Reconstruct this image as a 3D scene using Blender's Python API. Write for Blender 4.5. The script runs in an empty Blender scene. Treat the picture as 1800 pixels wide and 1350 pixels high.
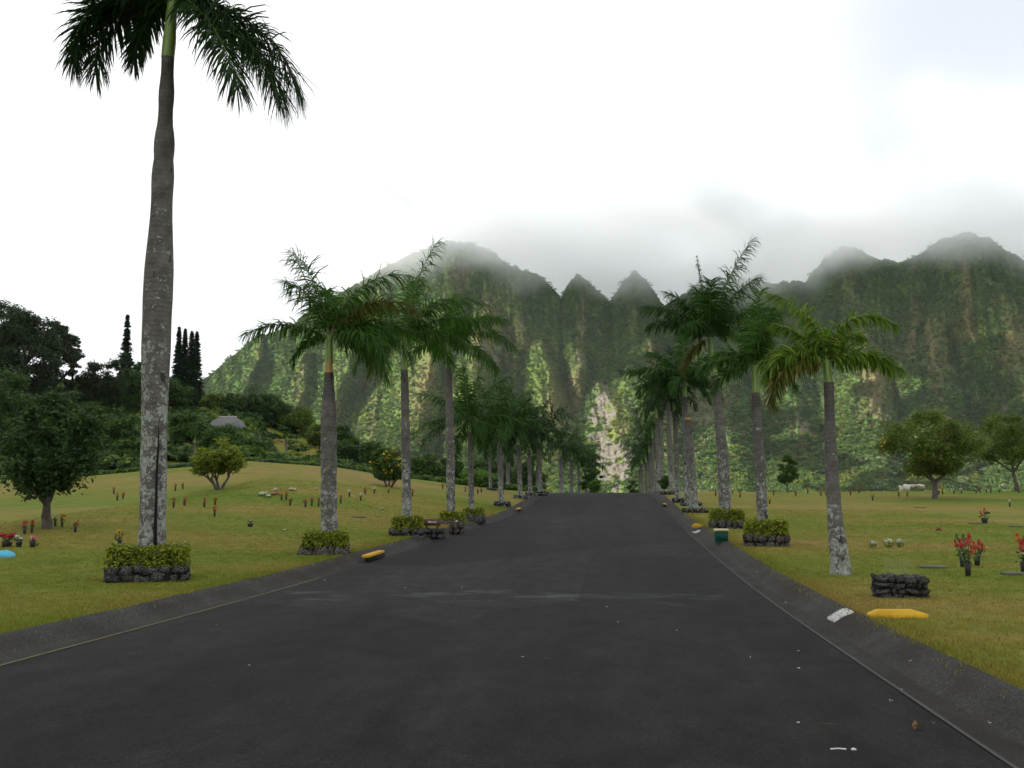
import bpy, math, random
import numpy as np
from mathutils import Vector, Matrix

SC = bpy.context.scene
COL = SC.collection
R = math.radians
rng = np.random.default_rng(7)
random.seed(7)

# ---------------------------------------------------------------- camera
F_PX = 1750.0                       # focal length in pixels of the 1800 px wide photograph
EYE = Vector((0.0, 0.0, 1.6))
VPX, HZ = 1055.0, 850.0             # where the road direction (+Y) and the horizon lie in it
cam_d = bpy.data.cameras.new('camera')
cam = bpy.data.objects.new('camera', cam_d)
COL.objects.link(cam)
cam_d.sensor_width = 36.0
cam_d.lens = 36.0 * F_PX / 1800.0
cam_d.clip_start = 0.1
cam_d.clip_end = 6000.0
PITCH = math.atan((HZ - 675.0) / F_PX)
YAW = math.atan((VPX - 900.0) / F_PX * math.cos(PITCH))
cam.location = EYE
cam.rotation_euler = (R(90) + PITCH, 0.0, YAW)
SC.camera = cam
CAM_M = cam.rotation_euler.to_matrix()

# ---------------------------------------------------------------- sky, sun, exposure
SUN_DIR = Vector((0.78, 0.34, -0.53)).normalized()      # the way the light travels
sun_el = math.asin(-SUN_DIR.z)
sun_az = math.atan2(-SUN_DIR.x, -SUN_DIR.y)             # towards the sun, from +Y clockwise
w = bpy.data.worlds.new('World')
SC.world = w
w.use_nodes = True
nt = w.node_tree
nt.nodes.clear()
n_out = nt.nodes.new('ShaderNodeOutputWorld')
n_sky = nt.nodes.new('ShaderNodeTexSky')
n_sky.sky_type = 'NISHITA'
n_sky.sun_disc = False
n_sky.sun_elevation = sun_el
n_sky.sun_rotation = sun_az
n_b1 = nt.nodes.new('ShaderNodeBackground')
n_b1.inputs['Strength'].default_value = 0.08
nt.links.new(n_sky.outputs[0], n_b1.inputs['Color'])
n_b2 = nt.nodes.new('ShaderNodeBackground')             # the bright overcast
n_b2.inputs['Color'].default_value = (0.97, 0.985, 1.0, 1)
n_b2.inputs['Strength'].default_value = 0.76
n_tc = nt.nodes.new('ShaderNodeTexCoord')
n_no = nt.nodes.new('ShaderNodeTexNoise')
n_no.inputs['Scale'].default_value = 1.7
n_no.inputs['Detail'].default_value = 3.0
nt.links.new(n_tc.outputs['Generated'], n_no.inputs['Vector'])
n_mr = nt.nodes.new('ShaderNodeMapRange')
n_mr.inputs['From Min'].default_value = 0.30
n_mr.inputs['From Max'].default_value = 0.52
n_mr.inputs['To Min'].default_value = 0.70
n_mr.inputs['To Max'].default_value = 1.0
nt.links.new(n_no.outputs[0], n_mr.inputs['Value'])
n_mx = nt.nodes.new('ShaderNodeMixShader')
# a thinner place in the overcast, up to the right, where the blue shows through
_d0 = (CAM_M @ Vector(((1790 - 900) / F_PX, (675 - 20) / F_PX, -1.0))).normalized()
n_dp = nt.nodes.new('ShaderNodeVectorMath'); n_dp.operation = 'DOT_PRODUCT'
n_dp.inputs[1].default_value = _d0
nt.links.new(n_tc.outputs['Generated'], n_dp.inputs[0])
n_gap = nt.nodes.new('ShaderNodeMapRange'); n_gap.interpolation_type = 'SMOOTHSTEP'
n_gap.inputs['From Min'].default_value = math.cos(R(12.5)); n_gap.inputs['From Max'].default_value = math.cos(R(2))
n_gap.inputs['To Min'].default_value = 1.0; n_gap.inputs['To Max'].default_value = 0.62
nt.links.new(n_dp.outputs['Value'], n_gap.inputs['Value'])
n_mul = nt.nodes.new('ShaderNodeMath'); n_mul.operation = 'MULTIPLY'
nt.links.new(n_mr.outputs[0], n_mul.inputs[0]); nt.links.new(n_gap.outputs[0], n_mul.inputs[1])
nt.links.new(n_mul.outputs[0], n_mx.inputs[0])
nt.links.new(n_b1.outputs[0], n_mx.inputs[1])
nt.links.new(n_b2.outputs[0], n_mx.inputs[2])
nt.links.new(n_mx.outputs[0], n_out.inputs['Surface'])

sun_d = bpy.data.lights.new('sun', 'SUN')
sun_d.energy = 5.0
sun_d.angle = R(0.53)
sun_d.color = (1.0, 0.95, 0.86)
sun = bpy.data.objects.new('sun', sun_d)
COL.objects.link(sun)
sun.rotation_euler = SUN_DIR.to_track_quat('-Z', 'Y').to_euler()

vs = SC.view_settings
vs.view_transform = 'Standard'
vs.look = 'None'
vs.exposure = 0.75
vs.gamma = 1.0
vs.use_curve_mapping = False
SC.render.engine = 'CYCLES'
cy = SC.cycles
cy.max_bounces = 8
cy.diffuse_bounces = 3
cy.glossy_bounces = 2
cy.transmission_bounces = 6
cy.transparent_max_bounces = 8
cy.volume_bounces = 6
cy.volume_step_rate = 0.6
cy.volume_max_steps = 96
cy.caustics_reflective = False
cy.caustics_refractive = False

# ---------------------------------------------------------------- helpers
def ray(px, py):
    d = CAM_M @ Vector(((px - 900.0) / F_PX, -(py - 675.0) / F_PX, -1.0))
    return d.normalized()

def at_depth(px, py, Y):
    """The point seen at a photograph pixel on the vertical plane Y metres down the road."""
    d = ray(px, py)
    return EYE + d * (Y / d.y)

def tag(o, label=None, cat=None, group=None, kind=None):
    if label: o['label'] = label
    if cat: o['category'] = cat
    if group: o['group'] = group
    if kind: o['kind'] = kind
    return o

def empty(name, loc, rz=0.0, parent=None):
    o = bpy.data.objects.new(name, None)
    o.empty_display_size = 0.2
    COL.objects.link(o)
    o.location = loc
    o.rotation_euler = (0, 0, rz)
    if parent: o.parent = parent
    return o

def link(name, me, parent=None, loc=None, rot=None, scale=None):
    o = bpy.data.objects.new(name, me)
    COL.objects.link(o)
    if parent: o.parent = parent
    if loc is not None: o.location = loc
    if rot is not None: o.rotation_euler = rot
    if scale is not None: o.scale = scale
    return o

def mesh(name, V, faces, mat=None, smooth=False, attrs=None, midx=None):
    """faces: a list of int arrays, each (n, 3) or (n, 4)."""
    V = np.asarray(V, dtype=np.float32).reshape(-1, 3)
    me = bpy.data.meshes.new(name)
    me.vertices.add(len(V))
    me.vertices.foreach_set('co', V.ravel())
    faces = [np.asarray(f, dtype=np.int32) for f in faces if len(f)]
    loops = np.concatenate([f.ravel() for f in faces])
    tot = np.concatenate([np.full(len(f), f.shape[1], dtype=np.int32) for f in faces])
    start = np.concatenate([[0], np.cumsum(tot)[:-1]]).astype(np.int32)
    me.loops.add(len(loops))
    me.loops.foreach_set('vertex_index', loops)
    me.polygons.add(len(tot))
    me.polygons.foreach_set('loop_start', start)
    me.polygons.foreach_set('loop_total', tot)
    if smooth:
        me.polygons.foreach_set('use_smooth', np.ones(len(tot), dtype=bool))
    if midx is not None:
        me.polygons.foreach_set('material_index', np.asarray(midx, dtype=np.int32))
    for k, v in (attrs or {}).items():
        a = me.attributes.new(k, 'FLOAT', 'POINT')
        a.data.foreach_set('value', np.asarray(v, dtype=np.float32).ravel())
    me.update(calc_edges=True)
    for m in ([mat] if not isinstance(mat, (list, tuple)) else mat):
        if m: me.materials.append(m)
    return me

class MB:
    """collects pieces that become one mesh"""
    def __init__(self): self.v = []; self.f = {3: [], 4: []}; self.n = 0
    def add(self, V, *faces):
        V = np.asarray(V, dtype=float).reshape(-1, 3)
        for f in faces:
            f = np.asarray(f, dtype=int)
            if len(f): self.f[f.shape[1]].append(f + self.n)
        self.v.append(V); self.n += len(V)
        return self
    def box(self, c, s, rz=0.0, taper=1.0):
        x, y, z = s[0] / 2, s[1] / 2, s[2] / 2
        V = np.array([[-x, -y, -z], [x, -y, -z], [x, y, -z], [-x, y, -z],
                      [-x * taper, -y * taper, z], [x * taper, -y * taper, z], [x * taper, y * taper, z], [-x * taper, y * taper, z]])
        ca, sa = math.cos(rz), math.sin(rz)
        V[:, :2] = V[:, :2] @ np.array([[ca, sa], [-sa, ca]])
        return self.add(V + np.asarray(c), BOXF)
    def tube(self, P, rad, n=8, cap=True):
        P = np.asarray(P, dtype=float); k = len(P)
        rad = np.broadcast_to(np.asarray(rad, dtype=float), (k,))
        T = np.gradient(P, axis=0); T /= np.linalg.norm(T, axis=1)[:, None] + 1e-9
        ref = np.array([0, 0, 1.0]) if abs(T[0, 2]) < 0.8 else np.array([1.0, 0, 0])
        A = np.cross(T, ref); A /= np.linalg.norm(A, axis=1)[:, None] + 1e-9
        B = np.cross(T, A)
        th = np.linspace(0, 2 * np.pi, n, endpoint=False)
        V = P[:, None] + rad[:, None, None] * (np.cos(th)[None, :, None] * A[:, None] + np.sin(th)[None, :, None] * B[:, None])
        i = np.arange(k - 1)[:, None] * n; j = np.arange(n)[None]; j2 = (j + 1) % n
        q = np.stack([i + j, i + j2, i + n + j2, i + n + j], -1).reshape(-1, 4)
        V = V.reshape(-1, 3)
        if cap:
            V = np.vstack([V, P[-1:], P[:1]])
            jj = np.arange(n); e = (k - 1) * n
            t1 = np.stack([e + jj, e + (jj + 1) % n, np.full(n, k * n)], -1)
            t2 = np.stack([(jj + 1) % n, jj, np.full(n, k * n + 1)], -1)
            return self.add(V, q, t1, t2)
        return self.add(V, q)
    def build(self, name, mat, parent=None, loc=None, rot=None, smooth=False, scale=None):
        return link(name, self.mesh(name, mat, smooth), parent, loc, rot, scale)
    def mesh(self, name, mat, smooth=False):
        fs = [np.concatenate(self.f[k]) for k in (3, 4) if self.f[k]]
        return mesh(name, np.concatenate(self.v), fs, mat, smooth)

BOXF = np.array([[0, 3, 2, 1], [4, 5, 6, 7], [0, 1, 5, 4], [1, 2, 6, 5], [2, 3, 7, 6], [3, 0, 4, 7]])

def _hash(ix, iy, seed):
    h = (ix.astype(np.int64) * 374761393 + iy.astype(np.int64) * 668265263 + seed * 982451653) & 0xFFFFFFFF
    h = ((h ^ (h >> 13)) * 1274126177) & 0xFFFFFFFF
    return ((h ^ (h >> 16)) & 0xFFFF) / 65535.0

def vnoise(x, y, seed=0):
    x = np.asarray(x, dtype=float); y = np.asarray(y, dtype=float)
    ix, iy = np.floor(x), np.floor(y)
    fx, fy = x - ix, y - iy
    fx = fx * fx * (3 - 2 * fx); fy = fy * fy * (3 - 2 * fy)
    a = _hash(ix, iy, seed); b = _hash(ix + 1, iy, seed); c = _hash(ix, iy + 1, seed); d = _hash(ix + 1, iy + 1, seed)
    return (a * (1 - fx) + b * fx) * (1 - fy) + (c * (1 - fx) + d * fx) * fy

def fbm(x, y, oct=4, seed=0):
    s = 0.0; a = 0.5; t = 0.0
    for i in range(oct):
        s = s + a * vnoise(x * 2 ** i + 17.3 * i, y * 2 ** i - 9.1 * i, seed + i); t += a; a *= 0.5
    return s / t

def worley(x, y, seed=0):
    """distance to the nearest jittered cell point, 0 at the point"""
    ix, iy = np.floor(x), np.floor(y); best = np.full(np.shape(x), 9.0)
    for dx in (-1, 0, 1):
        for dy in (-1, 0, 1):
            cx = ix + dx + _hash(ix + dx, iy + dy, seed); cyy = iy + dy + _hash(ix + dx, iy + dy, seed + 77)
            best = np.minimum(best, (x - cx) ** 2 + (y - cyy) ** 2)
    return np.sqrt(best)

def sstep(a, b, x):
    t = np.clip((np.asarray(x, dtype=float) - a) / (b - a), 0, 1)
    return t * t * (3 - 2 * t)

# ---------------------------------------------------------------- materials
def new_mat(name):
    m = bpy.data.materials.new(name); m.use_nodes = True
    return m, m.node_tree.nodes, m.node_tree.links, m.node_tree.nodes['Principled BSDF']

def nodes_noise(N, L, vec, scale, detail=4, rough=0.55, stretch=None):
    if stretch:
        mp = N.new('ShaderNodeMapping'); mp.inputs['Scale'].default_value = stretch
        L.new(vec, mp.inputs['Vector']); vec = mp.outputs[0]
    n = N.new('ShaderNodeTexNoise'); n.inputs['Scale'].default_value = scale
    n.inputs['Detail'].default_value = detail; n.inputs['Roughness'].default_value = rough
    L.new(vec, n.inputs['Vector'])
    return n.outputs[0]

def ramp(N, L, val, stops):
    r = N.new('ShaderNodeValToRGB'); e = r.color_ramp.elements
    while len(e) < len(stops): e.new(0.5)
    for k, (p, c) in enumerate(stops):
        e[k].position = p; e[k].color = (*c, 1) if len(c) == 3 else c
    L.new(val, r.inputs[0])
    return r.outputs[0]

def mixc(N, L, fac, a, b, mode='MIX'):
    m = N.new('ShaderNodeMix'); m.data_type = 'RGBA'; m.blend_type = mode
    for sock, v in ((m.inputs[0], fac), (m.inputs[6], a), (m.inputs[7], b)):
        if hasattr(v, 'is_output') or isinstance(v, bpy.types.NodeSocket): L.new(v, sock)
        elif isinstance(v, (int, float)): sock.default_value = v
        else: sock.default_value = (*v, 1)
    return m.outputs[2]

def mathn(N, L, op, a, b=None):
    m = N.new('ShaderNodeMath'); m.operation = op
    for sock, v in ((m.inputs[0], a), (m.inputs[1], b)):
        if v is None: continue
        if isinstance(v, bpy.types.NodeSocket): L.new(v, sock)
        else: sock.default_value = v
    return m.outputs[0]

def bump(N, L, bsdf, h, strength=0.3, dist=0.02):
    b = N.new('ShaderNodeBump'); b.inputs['Strength'].default_value = strength; b.inputs['Distance'].default_value = dist
    L.new(h, b.inputs['Height']); L.new(b.outputs[0], bsdf.inputs['Normal'])

def objco(N): return N.new('ShaderNodeTexCoord').outputs['Object']

def simple(name, stops, scale=8, rough=0.8, bmp=0.0, dist=0.01, spec=0.3, detail=5):
    m, N, L, b = new_mat(name)
    n = nodes_noise(N, L, objco(N), scale, detail)
    L.new(ramp(N, L, n, stops), b.inputs['Base Color'])
    b.inputs['Roughness'].default_value = rough
    b.inputs['Specular IOR Level'].default_value = spec
    if bmp: bump(N, L, b, n, bmp, dist)
    return m

def leafmat(name, stops, trans=0.35, rough=0.55, spec=0.25, tcol=1.6):
    """leaves: a colour of its own for each leaf, and light that comes through"""
    m, N, L, b = new_mat(name)
    g = N.new('ShaderNodeNewGeometry')
    c = ramp(N, L, g.outputs['Random Per Island'], stops)
    L.new(c, b.inputs['Base Color'])
    b.inputs['Roughness'].default_value = rough
    b.inputs['Specular IOR Level'].default_value = spec
    t = N.new('ShaderNodeBsdfTranslucent')
    L.new(mixc(N, L, 1.0, c, (tcol, tcol * 1.05, tcol * 0.6), 'MULTIPLY'), t.inputs['Color'])
    mx = N.new('ShaderNodeMixShader'); mx.inputs[0].default_value = trans
    L.new(b.outputs[0], mx.inputs[1]); L.new(t.outputs[0], mx.inputs[2])
    L.new(mx.outputs[0], N['Material Output'].inputs['Surface'])
    return m

M = {}
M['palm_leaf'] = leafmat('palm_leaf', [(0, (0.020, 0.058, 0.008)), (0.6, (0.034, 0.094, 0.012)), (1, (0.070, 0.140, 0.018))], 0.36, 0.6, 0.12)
M['palm_leaf_shade'] = leafmat('palm_leaf_shade', [(0, (0.008, 0.025, 0.005)), (0.6, (0.014, 0.042, 0.008)), (1, (0.028, 0.064, 0.010))], 0.20, 0.6, 0.12)  # darker copy of palm_leaf; the near crown's backlit shade is in its colour
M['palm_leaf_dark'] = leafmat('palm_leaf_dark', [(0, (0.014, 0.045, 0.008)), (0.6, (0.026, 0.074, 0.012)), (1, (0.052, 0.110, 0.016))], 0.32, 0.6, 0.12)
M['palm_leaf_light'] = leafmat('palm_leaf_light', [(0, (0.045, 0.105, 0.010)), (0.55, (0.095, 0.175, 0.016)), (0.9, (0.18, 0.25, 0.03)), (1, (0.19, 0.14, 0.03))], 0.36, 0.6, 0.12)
M['rachis'] = simple('rachis', [(0.3, (0.07, 0.10, 0.02)), (0.7, (0.11, 0.13, 0.03))], 3, 0.5)
M['dead_rachis'] = simple('dead_rachis', [(0.3, (0.16, 0.14, 0.10)), (0.7, (0.24, 0.21, 0.15))], 3, 0.8)

def trunk_mat():
    m, N, L, b = new_mat('palm_trunk')
    co = objco(N)
    at = N.new('ShaderNodeAttribute'); at.attribute_name = 'h'
    h = at.outputs['Fac']
    base = ramp(N, L, nodes_noise(N, L, co, 5, 6, 0.6), [(0.3, (0.068, 0.064, 0.058)), (0.55, (0.118, 0.111, 0.102)), (0.75, (0.162, 0.154, 0.143))])
    # darker band below the crownshaft
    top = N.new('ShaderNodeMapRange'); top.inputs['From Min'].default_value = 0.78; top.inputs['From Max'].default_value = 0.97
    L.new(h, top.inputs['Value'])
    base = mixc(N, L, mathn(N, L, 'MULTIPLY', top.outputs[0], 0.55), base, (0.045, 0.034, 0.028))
    # ring scars
    wv = N.new('ShaderNodeTexWave'); wv.wave_type = 'BANDS'; wv.bands_direction = 'Z'
    wv.inputs['Scale'].default_value = 4.0; wv.inputs['Distortion'].default_value = 2.0; wv.inputs['Detail'].default_value = 3
    L.new(co, wv.inputs['Vector'])
    base = mixc(N, L, 0.18, base, ramp(N, L, wv.outputs[0], [(0.0, (0.35, 0.35, 0.35)), (0.5, (1, 1, 1)), (1, (1, 1, 1))]), 'MULTIPLY')
    # pale crusts of lichen, thicker towards the foot, and black algae
    lo = N.new('ShaderNodeMapRange'); lo.inputs['From Min'].default_value = 0.85; lo.inputs['From Max'].default_value = 0.05
    lo.inputs['To Min'].default_value = -0.02; lo.inputs['To Max'].default_value = 0.26
    L.new(h, lo.inputs['Value'])
    oi = N.new('ShaderNodeObjectInfo')
    v = N.new('ShaderNodeTexVoronoi'); v.inputs['Scale'].default_value = 19; v.feature = 'F1'
    mp = N.new('ShaderNodeVectorMath'); mp.operation = 'ADD'
    L.new(co, mp.inputs[0]); L.new(oi.outputs['Random'], mp.inputs[1])
    nz = N.new('ShaderNodeTexNoise'); nz.inputs['Scale'].default_value = 9; nz.inputs['Detail'].default_value = 5
    L.new(mp.outputs[0], nz.inputs['Vector'])
    mm = N.new('ShaderNodeMix'); mm.data_type = 'VECTOR'; mm.inputs[0].default_value = 0.25
    L.new(mp.outputs[0], mm.inputs[4]); L.new(nz.outputs['Color'], mm.inputs[5])
    L.new(mm.outputs[1], v.inputs['Vector'])
    ln = nodes_noise(N, L, mp.outputs[0], 5.5, 7, 0.72)
    s = mathn(N, L, 'ADD', ln, lo.outputs[0])
    s = mathn(N, L, 'SUBTRACT', s, mathn(N, L, 'MULTIPLY', v.outputs['Distance'], 0.35))
    lic = N.new('ShaderNodeMapRange'); lic.inputs['From Min'].default_value = 0.50; lic.inputs['From Max'].default_value = 0.56
    L.new(s, lic.inputs['Value'])
    liccol = ramp(N, L, nodes_noise(N, L, co, 14, 5), [(0.35, (0.18, 0.20, 0.175)), (0.65, (0.36, 0.385, 0.345))])
    base = mixc(N, L, mathn(N, L, 'MULTIPLY', lic.outputs[0], 0.9), base, liccol)
    an = nodes_noise(N, L, mp.outputs[0], 4.5, 5, 0.6, (1.3, 1.3, 0.55))
    low2 = N.new('ShaderNodeMapRange'); low2.inputs['From Min'].default_value = 0.55; low2.inputs['From Max'].default_value = 0.0
    low2.inputs['To Max'].default_value = 0.10
    L.new(h, low2.inputs['Value'])
    al = N.new('ShaderNodeMapRange'); al.inputs['From Min'].default_value = 0.66; al.inputs['From Max'].default_value = 0.70
    L.new(mathn(N, L, 'ADD', an, low2.outputs[0]), al.inputs['Value'])
    base = mixc(N, L, mathn(N, L, 'MULTIPLY', al.outputs[0], 0.85), base, (0.018, 0.02, 0.016))
    L.new(base, b.inputs['Base Color'])
    b.inputs['Roughness'].default_value = 0.9
    b.inputs['Specular IOR Level'].default_value = 0.15
    bump(N, L, b, mathn(N, L, 'ADD', wv.outputs[0], mathn(N, L, 'MULTIPLY', ln, 2.0)), 0.3, 0.010)
    return m
M['trunk'] = trunk_mat()

def shaft_mat():
    m, N, L, b = new_mat('crownshaft')
    at = N.new('ShaderNodeAttribute'); at.attribute_name = 'h'
    oi = N.new('ShaderNodeObjectInfo')
    n = nodes_noise(N, L, objco(N), 4, 4, 0.5, (6, 6, 0.8))
    c = ramp(N, L, n, [(0.3, (0.085, 0.155, 0.018)), (0.7, (0.17, 0.25, 0.038))])
    lo = N.new('ShaderNodeMapRange'); lo.inputs['From Min'].default_value = 0.42; lo.inputs['From Max'].default_value = 0.05
    L.new(at.outputs['Fac'], lo.inputs['Value'])
    k = N.new('ShaderNodeAttribute'); k.attribute_type = 'OBJECT'; k.attribute_name = 'rust'
    c = mixc(N, L, mathn(N, L, 'MULTIPLY', lo.outputs[0], k.outputs['Fac']), c, (0.36, 0.17, 0.035))
    L.new(c, b.inputs['Base Color']); b.inputs['Roughness'].default_value = 0.45
    bump(N, L, b, n, 0.15, 0.01)
    return m
M['shaft'] = shaft_mat()

def asphalt(name, lo, hi, patches=True, dirt=None):
    m, N, L, b = new_mat(name)
    co = objco(N)
    fine = nodes_noise(N, L, co, 48, 5, 0.8)
    mid = nodes_noise(N, L, co, 1.3, 6, 0.6)
    c = ramp(N, L, mid, [(0.3, lo), (0.7, hi)])
    c = mixc(N, L, 0.85, c, ramp(N, L, fine, [(0.32, (0.35, 0.35, 0.35)), (0.5, (1, 1, 1)), (0.66, (2.3, 2.25, 2.15))]), 'MULTIPLY')
    h = fine
    if patches:
        # worn tracks that run with the road, and a sealed crack across it
        tr = nodes_noise(N, L, co, 0.9, 5, 0.6, (1.0, 0.10, 1.0))
        c = mixc(N, L, 0.5, c, ramp(N, L, tr, [(0.35, (0.55, 0.55, 0.57)), (0.65, (1.5, 1.5, 1.52))]), 'MULTIPLY')
        sx = N.new('ShaderNodeSeparateXYZ'); L.new(co, sx.inputs[0])
        wob = nodes_noise(N, L, co, 0.8, 4, 0.6)
        for (y0, wdt, amp, thr, colr) in ((11.95, 0.42, 2.6, 0.47, (0.045, 0.047, 0.051)), (22.4, 0.10, 0.7, 0.30, (0.02, 0.02, 0.022)), (10.3, 0.22, 3.5, 0.54, (0.042, 0.044, 0.047)), (28.6, 0.16, 1.2, 0.5, (0.04, 0.042, 0.045))):
            d = mathn(N, L, 'ADD', mathn(N, L, 'SUBTRACT', sx.outputs['Y'], y0 + amp * 0.5), mathn(N, L, 'MULTIPLY', wob, -amp))
            d = mathn(N, L, 'ABSOLUTE', d)
            band = N.new('ShaderNodeMapRange'); band.inputs['From Min'].default_value = wdt; band.inputs['From Max'].default_value = wdt * 0.3
            L.new(d, band.inputs['Value'])
            g = N.new('ShaderNodeMapRange'); g.inputs['From Min'].default_value = thr; g.inputs['From Max'].default_value = thr + 0.06
            L.new(nodes_noise(N, L, co, 0.75, 5, 0.6, (1.0, 2.0, 1.0)), g.inputs['Value'])
            c = mixc(N, L, mathn(N, L, 'MULTIPLY', mathn(N, L, 'MULTIPLY', band.outputs[0], g.outputs[0]), 0.75), c, colr)
        # resurfaced patches with their own tone, polished and stained
        pv = N.new('ShaderNodeTexVoronoi'); pv.inputs['Scale'].default_value = 0.26; pv.inputs['Randomness'].default_value = 1.0
        mpv = N.new('ShaderNodeMapping'); mpv.inputs['Scale'].default_value = (1.0, 0.55, 1.0)
        L.new(mixc(N, L, 0.12, co, nodes_noise(N, L, co, 1.1, 4)), mpv.inputs['Vector']); L.new(mpv.outputs[0], pv.inputs['Vector'])
        sp_ = N.new('ShaderNodeSeparateColor'); L.new(pv.outputs['Color'], sp_.inputs[0])
        c = mixc(N, L, 0.8, c, ramp(N, L, sp_.outputs[0], [(0.0, (0.68, 0.68, 0.69)), (0.6, (1.0, 1.0, 1.0)), (1.0, (1.45, 1.46, 1.48))]), 'MULTIPLY')
        st_ = nodes_noise(N, L, co, 3.4, 6, 0.7, (1.0, 0.5, 1.0))
        c = mixc(N, L, 0.7, c, ramp(N, L, st_, [(0.34, (0.50, 0.50, 0.51)), (0.5, (1, 1, 1)), (0.68, (1.5, 1.48, 1.42))]), 'MULTIPLY')
        # thin hairline cracks
        v = N.new('ShaderNodeTexVoronoi'); v.feature = 'DISTANCE_TO_EDGE'; v.inputs['Scale'].default_value = 0.42
        L.new(mixc(N, L, 0.3, co, nodes_noise(N, L, co, 1.6, 5)), v.inputs['Vector'])
        cr = N.new('ShaderNodeMapRange'); cr.inputs['From Min'].default_value = 0.010; cr.inputs['From Max'].default_value = 0.002
        L.new(v.outputs['Distance'], cr.inputs['Value'])
        g2 = N.new('ShaderNodeMapRange'); g2.inputs['From Min'].default_value = 0.50; g2.inputs['From Max'].default_value = 0.62
        L.new(nodes_noise(N, L, co, 0.35, 3), g2.inputs['Value'])
        c = mixc(N, L, mathn(N, L, 'MULTIPLY', mathn(N, L, 'MULTIPLY', cr.outputs[0], g2.outputs[0]), 0.7), c, (0.012, 0.012, 0.012))
        # scraps of moss and fallen petals ground into it
        ms = N.new('ShaderNodeMapRange'); ms.inputs['From Min'].default_value = 0.70; ms.inputs['From Max'].default_value = 0.78
        L.new(nodes_noise(N, L, co, 5.5, 4, 0.6, (1, 1.6, 1)), ms.inputs['Value'])
        c = mixc(N, L, mathn(N, L, 'MULTIPLY', ms.outputs[0], 0.6), c, (0.07, 0.065, 0.02))
    if dirt:
        dn = nodes_noise(N, L, co, 2.4, 5, 0.6, (1.0, 0.35, 1.0))
        g = N.new('ShaderNodeMapRange'); g.inputs['From Min'].default_value = 0.45; g.inputs['From Max'].default_value = 0.65
        L.new(dn, g.inputs['Value'])
        c = mixc(N, L, mathn(N, L, 'MULTIPLY', g.outputs[0], 0.7), c, dirt)
    L.new(c, b.inputs['Base Color'])
    r = N.new('ShaderNodeMapRange'); r.inputs['To Min'].default_value = 0.72; r.inputs['To Max'].default_value = 0.95
    L.new(mid, r.inputs['Value']); L.new(r.outputs[0], b.inputs['Roughness'])
    b.inputs['Specular IOR Level'].default_value = 0.10
    bump(N, L, b, h, 0.7, 0.008)
    return m
M['asphalt'] = asphalt('asphalt', (0.0100, 0.0098, 0.0099), (0.0198, 0.0196, 0.0202))
M['gutter'] = asphalt('gutter', (0.020, 0.0195, 0.019), (0.042, 0.041, 0.039), False, (0.022, 0.017, 0.011))
M['berm'] = asphalt('berm', (0.026, 0.025, 0.0245), (0.052, 0.050, 0.049), False, (0.030, 0.023, 0.016))

def lawn_mat():
    m, N, L, b = new_mat('lawn')
    co = objco(N)
    big = nodes_noise(N, L, co, 0.11, 5, 0.6, (0.55, 1.0, 1.0))
    c = ramp(N, L, big, [(0.30, (0.096, 0.148, 0.016)), (0.44, (0.136, 0.164, 0.022)), (0.56, (0.195, 0.168, 0.040)), (0.74, (0.240, 0.166, 0.072))])
    mid = nodes_noise(N, L, co, 1.1, 5, 0.65)
    c = mixc(N, L, 0.7, c, ramp(N, L, mid, [(0.28, (0.62, 0.70, 0.55)), (0.5, (1, 1, 1)), (0.75, (1.25, 1.12, 1.2))]), 'MULTIPLY')
    fine = nodes_noise(N, L, co, 26, 4, 0.75)
    c = mixc(N, L, 0.75, c, ramp(N, L, fine, [(0.25, (0.45, 0.5, 0.4)), (0.5, (1, 1, 1)), (0.75, (1.55, 1.45, 1.3))]), 'MULTIPLY')
    L.new(c, b.inputs['Base Color'])
    b.inputs['Roughness'].default_value = 0.95; b.inputs['Specular IOR Level'].default_value = 0.1
    bump(N, L, b, mathn(N, L, 'ADD', fine, mathn(N, L, 'MULTIPLY', mid, 2)), 0.8, 0.03)
    return m
M['lawn'] = lawn_mat()
def blade_mat():
    """the blades take the lawn's own patches of green and straw"""
    m, N, L, b = new_mat('grass_blade')
    g = N.new('ShaderNodeNewGeometry')
    big = nodes_noise(N, L, g.outputs['Position'], 0.11, 5, 0.6, (0.55, 1.0, 1.0))
    c = ramp(N, L, big, [(0.30, (0.104, 0.160, 0.018)), (0.44, (0.147, 0.177, 0.025)), (0.56, (0.210, 0.182, 0.044)), (0.74, (0.262, 0.182, 0.078))])
    c = mixc(N, L, 1.0, c, ramp(N, L, g.outputs['Random Per Island'], [(0, (0.6, 0.68, 0.5)), (0.5, (1, 1, 1)), (0.85, (1.4, 1.3, 1.2)), (1, (1.9, 1.6, 1.9))]), 'MULTIPLY')
    L.new(c, b.inputs['Base Color']); b.inputs['Roughness'].default_value = 0.7; b.inputs['Specular IOR Level'].default_value = 0.1
    t = N.new('ShaderNodeBsdfTranslucent'); L.new(c, t.inputs['Color'])
    mx = N.new('ShaderNodeMixShader'); mx.inputs[0].default_value = 0.45
    L.new(b.outputs[0], mx.inputs[1]); L.new(t.outputs[0], mx.inputs[2]); L.new(mx.outputs[0], N['Material Output'].inputs['Surface'])
    return m
M['grass_blade'] = blade_mat()

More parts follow.
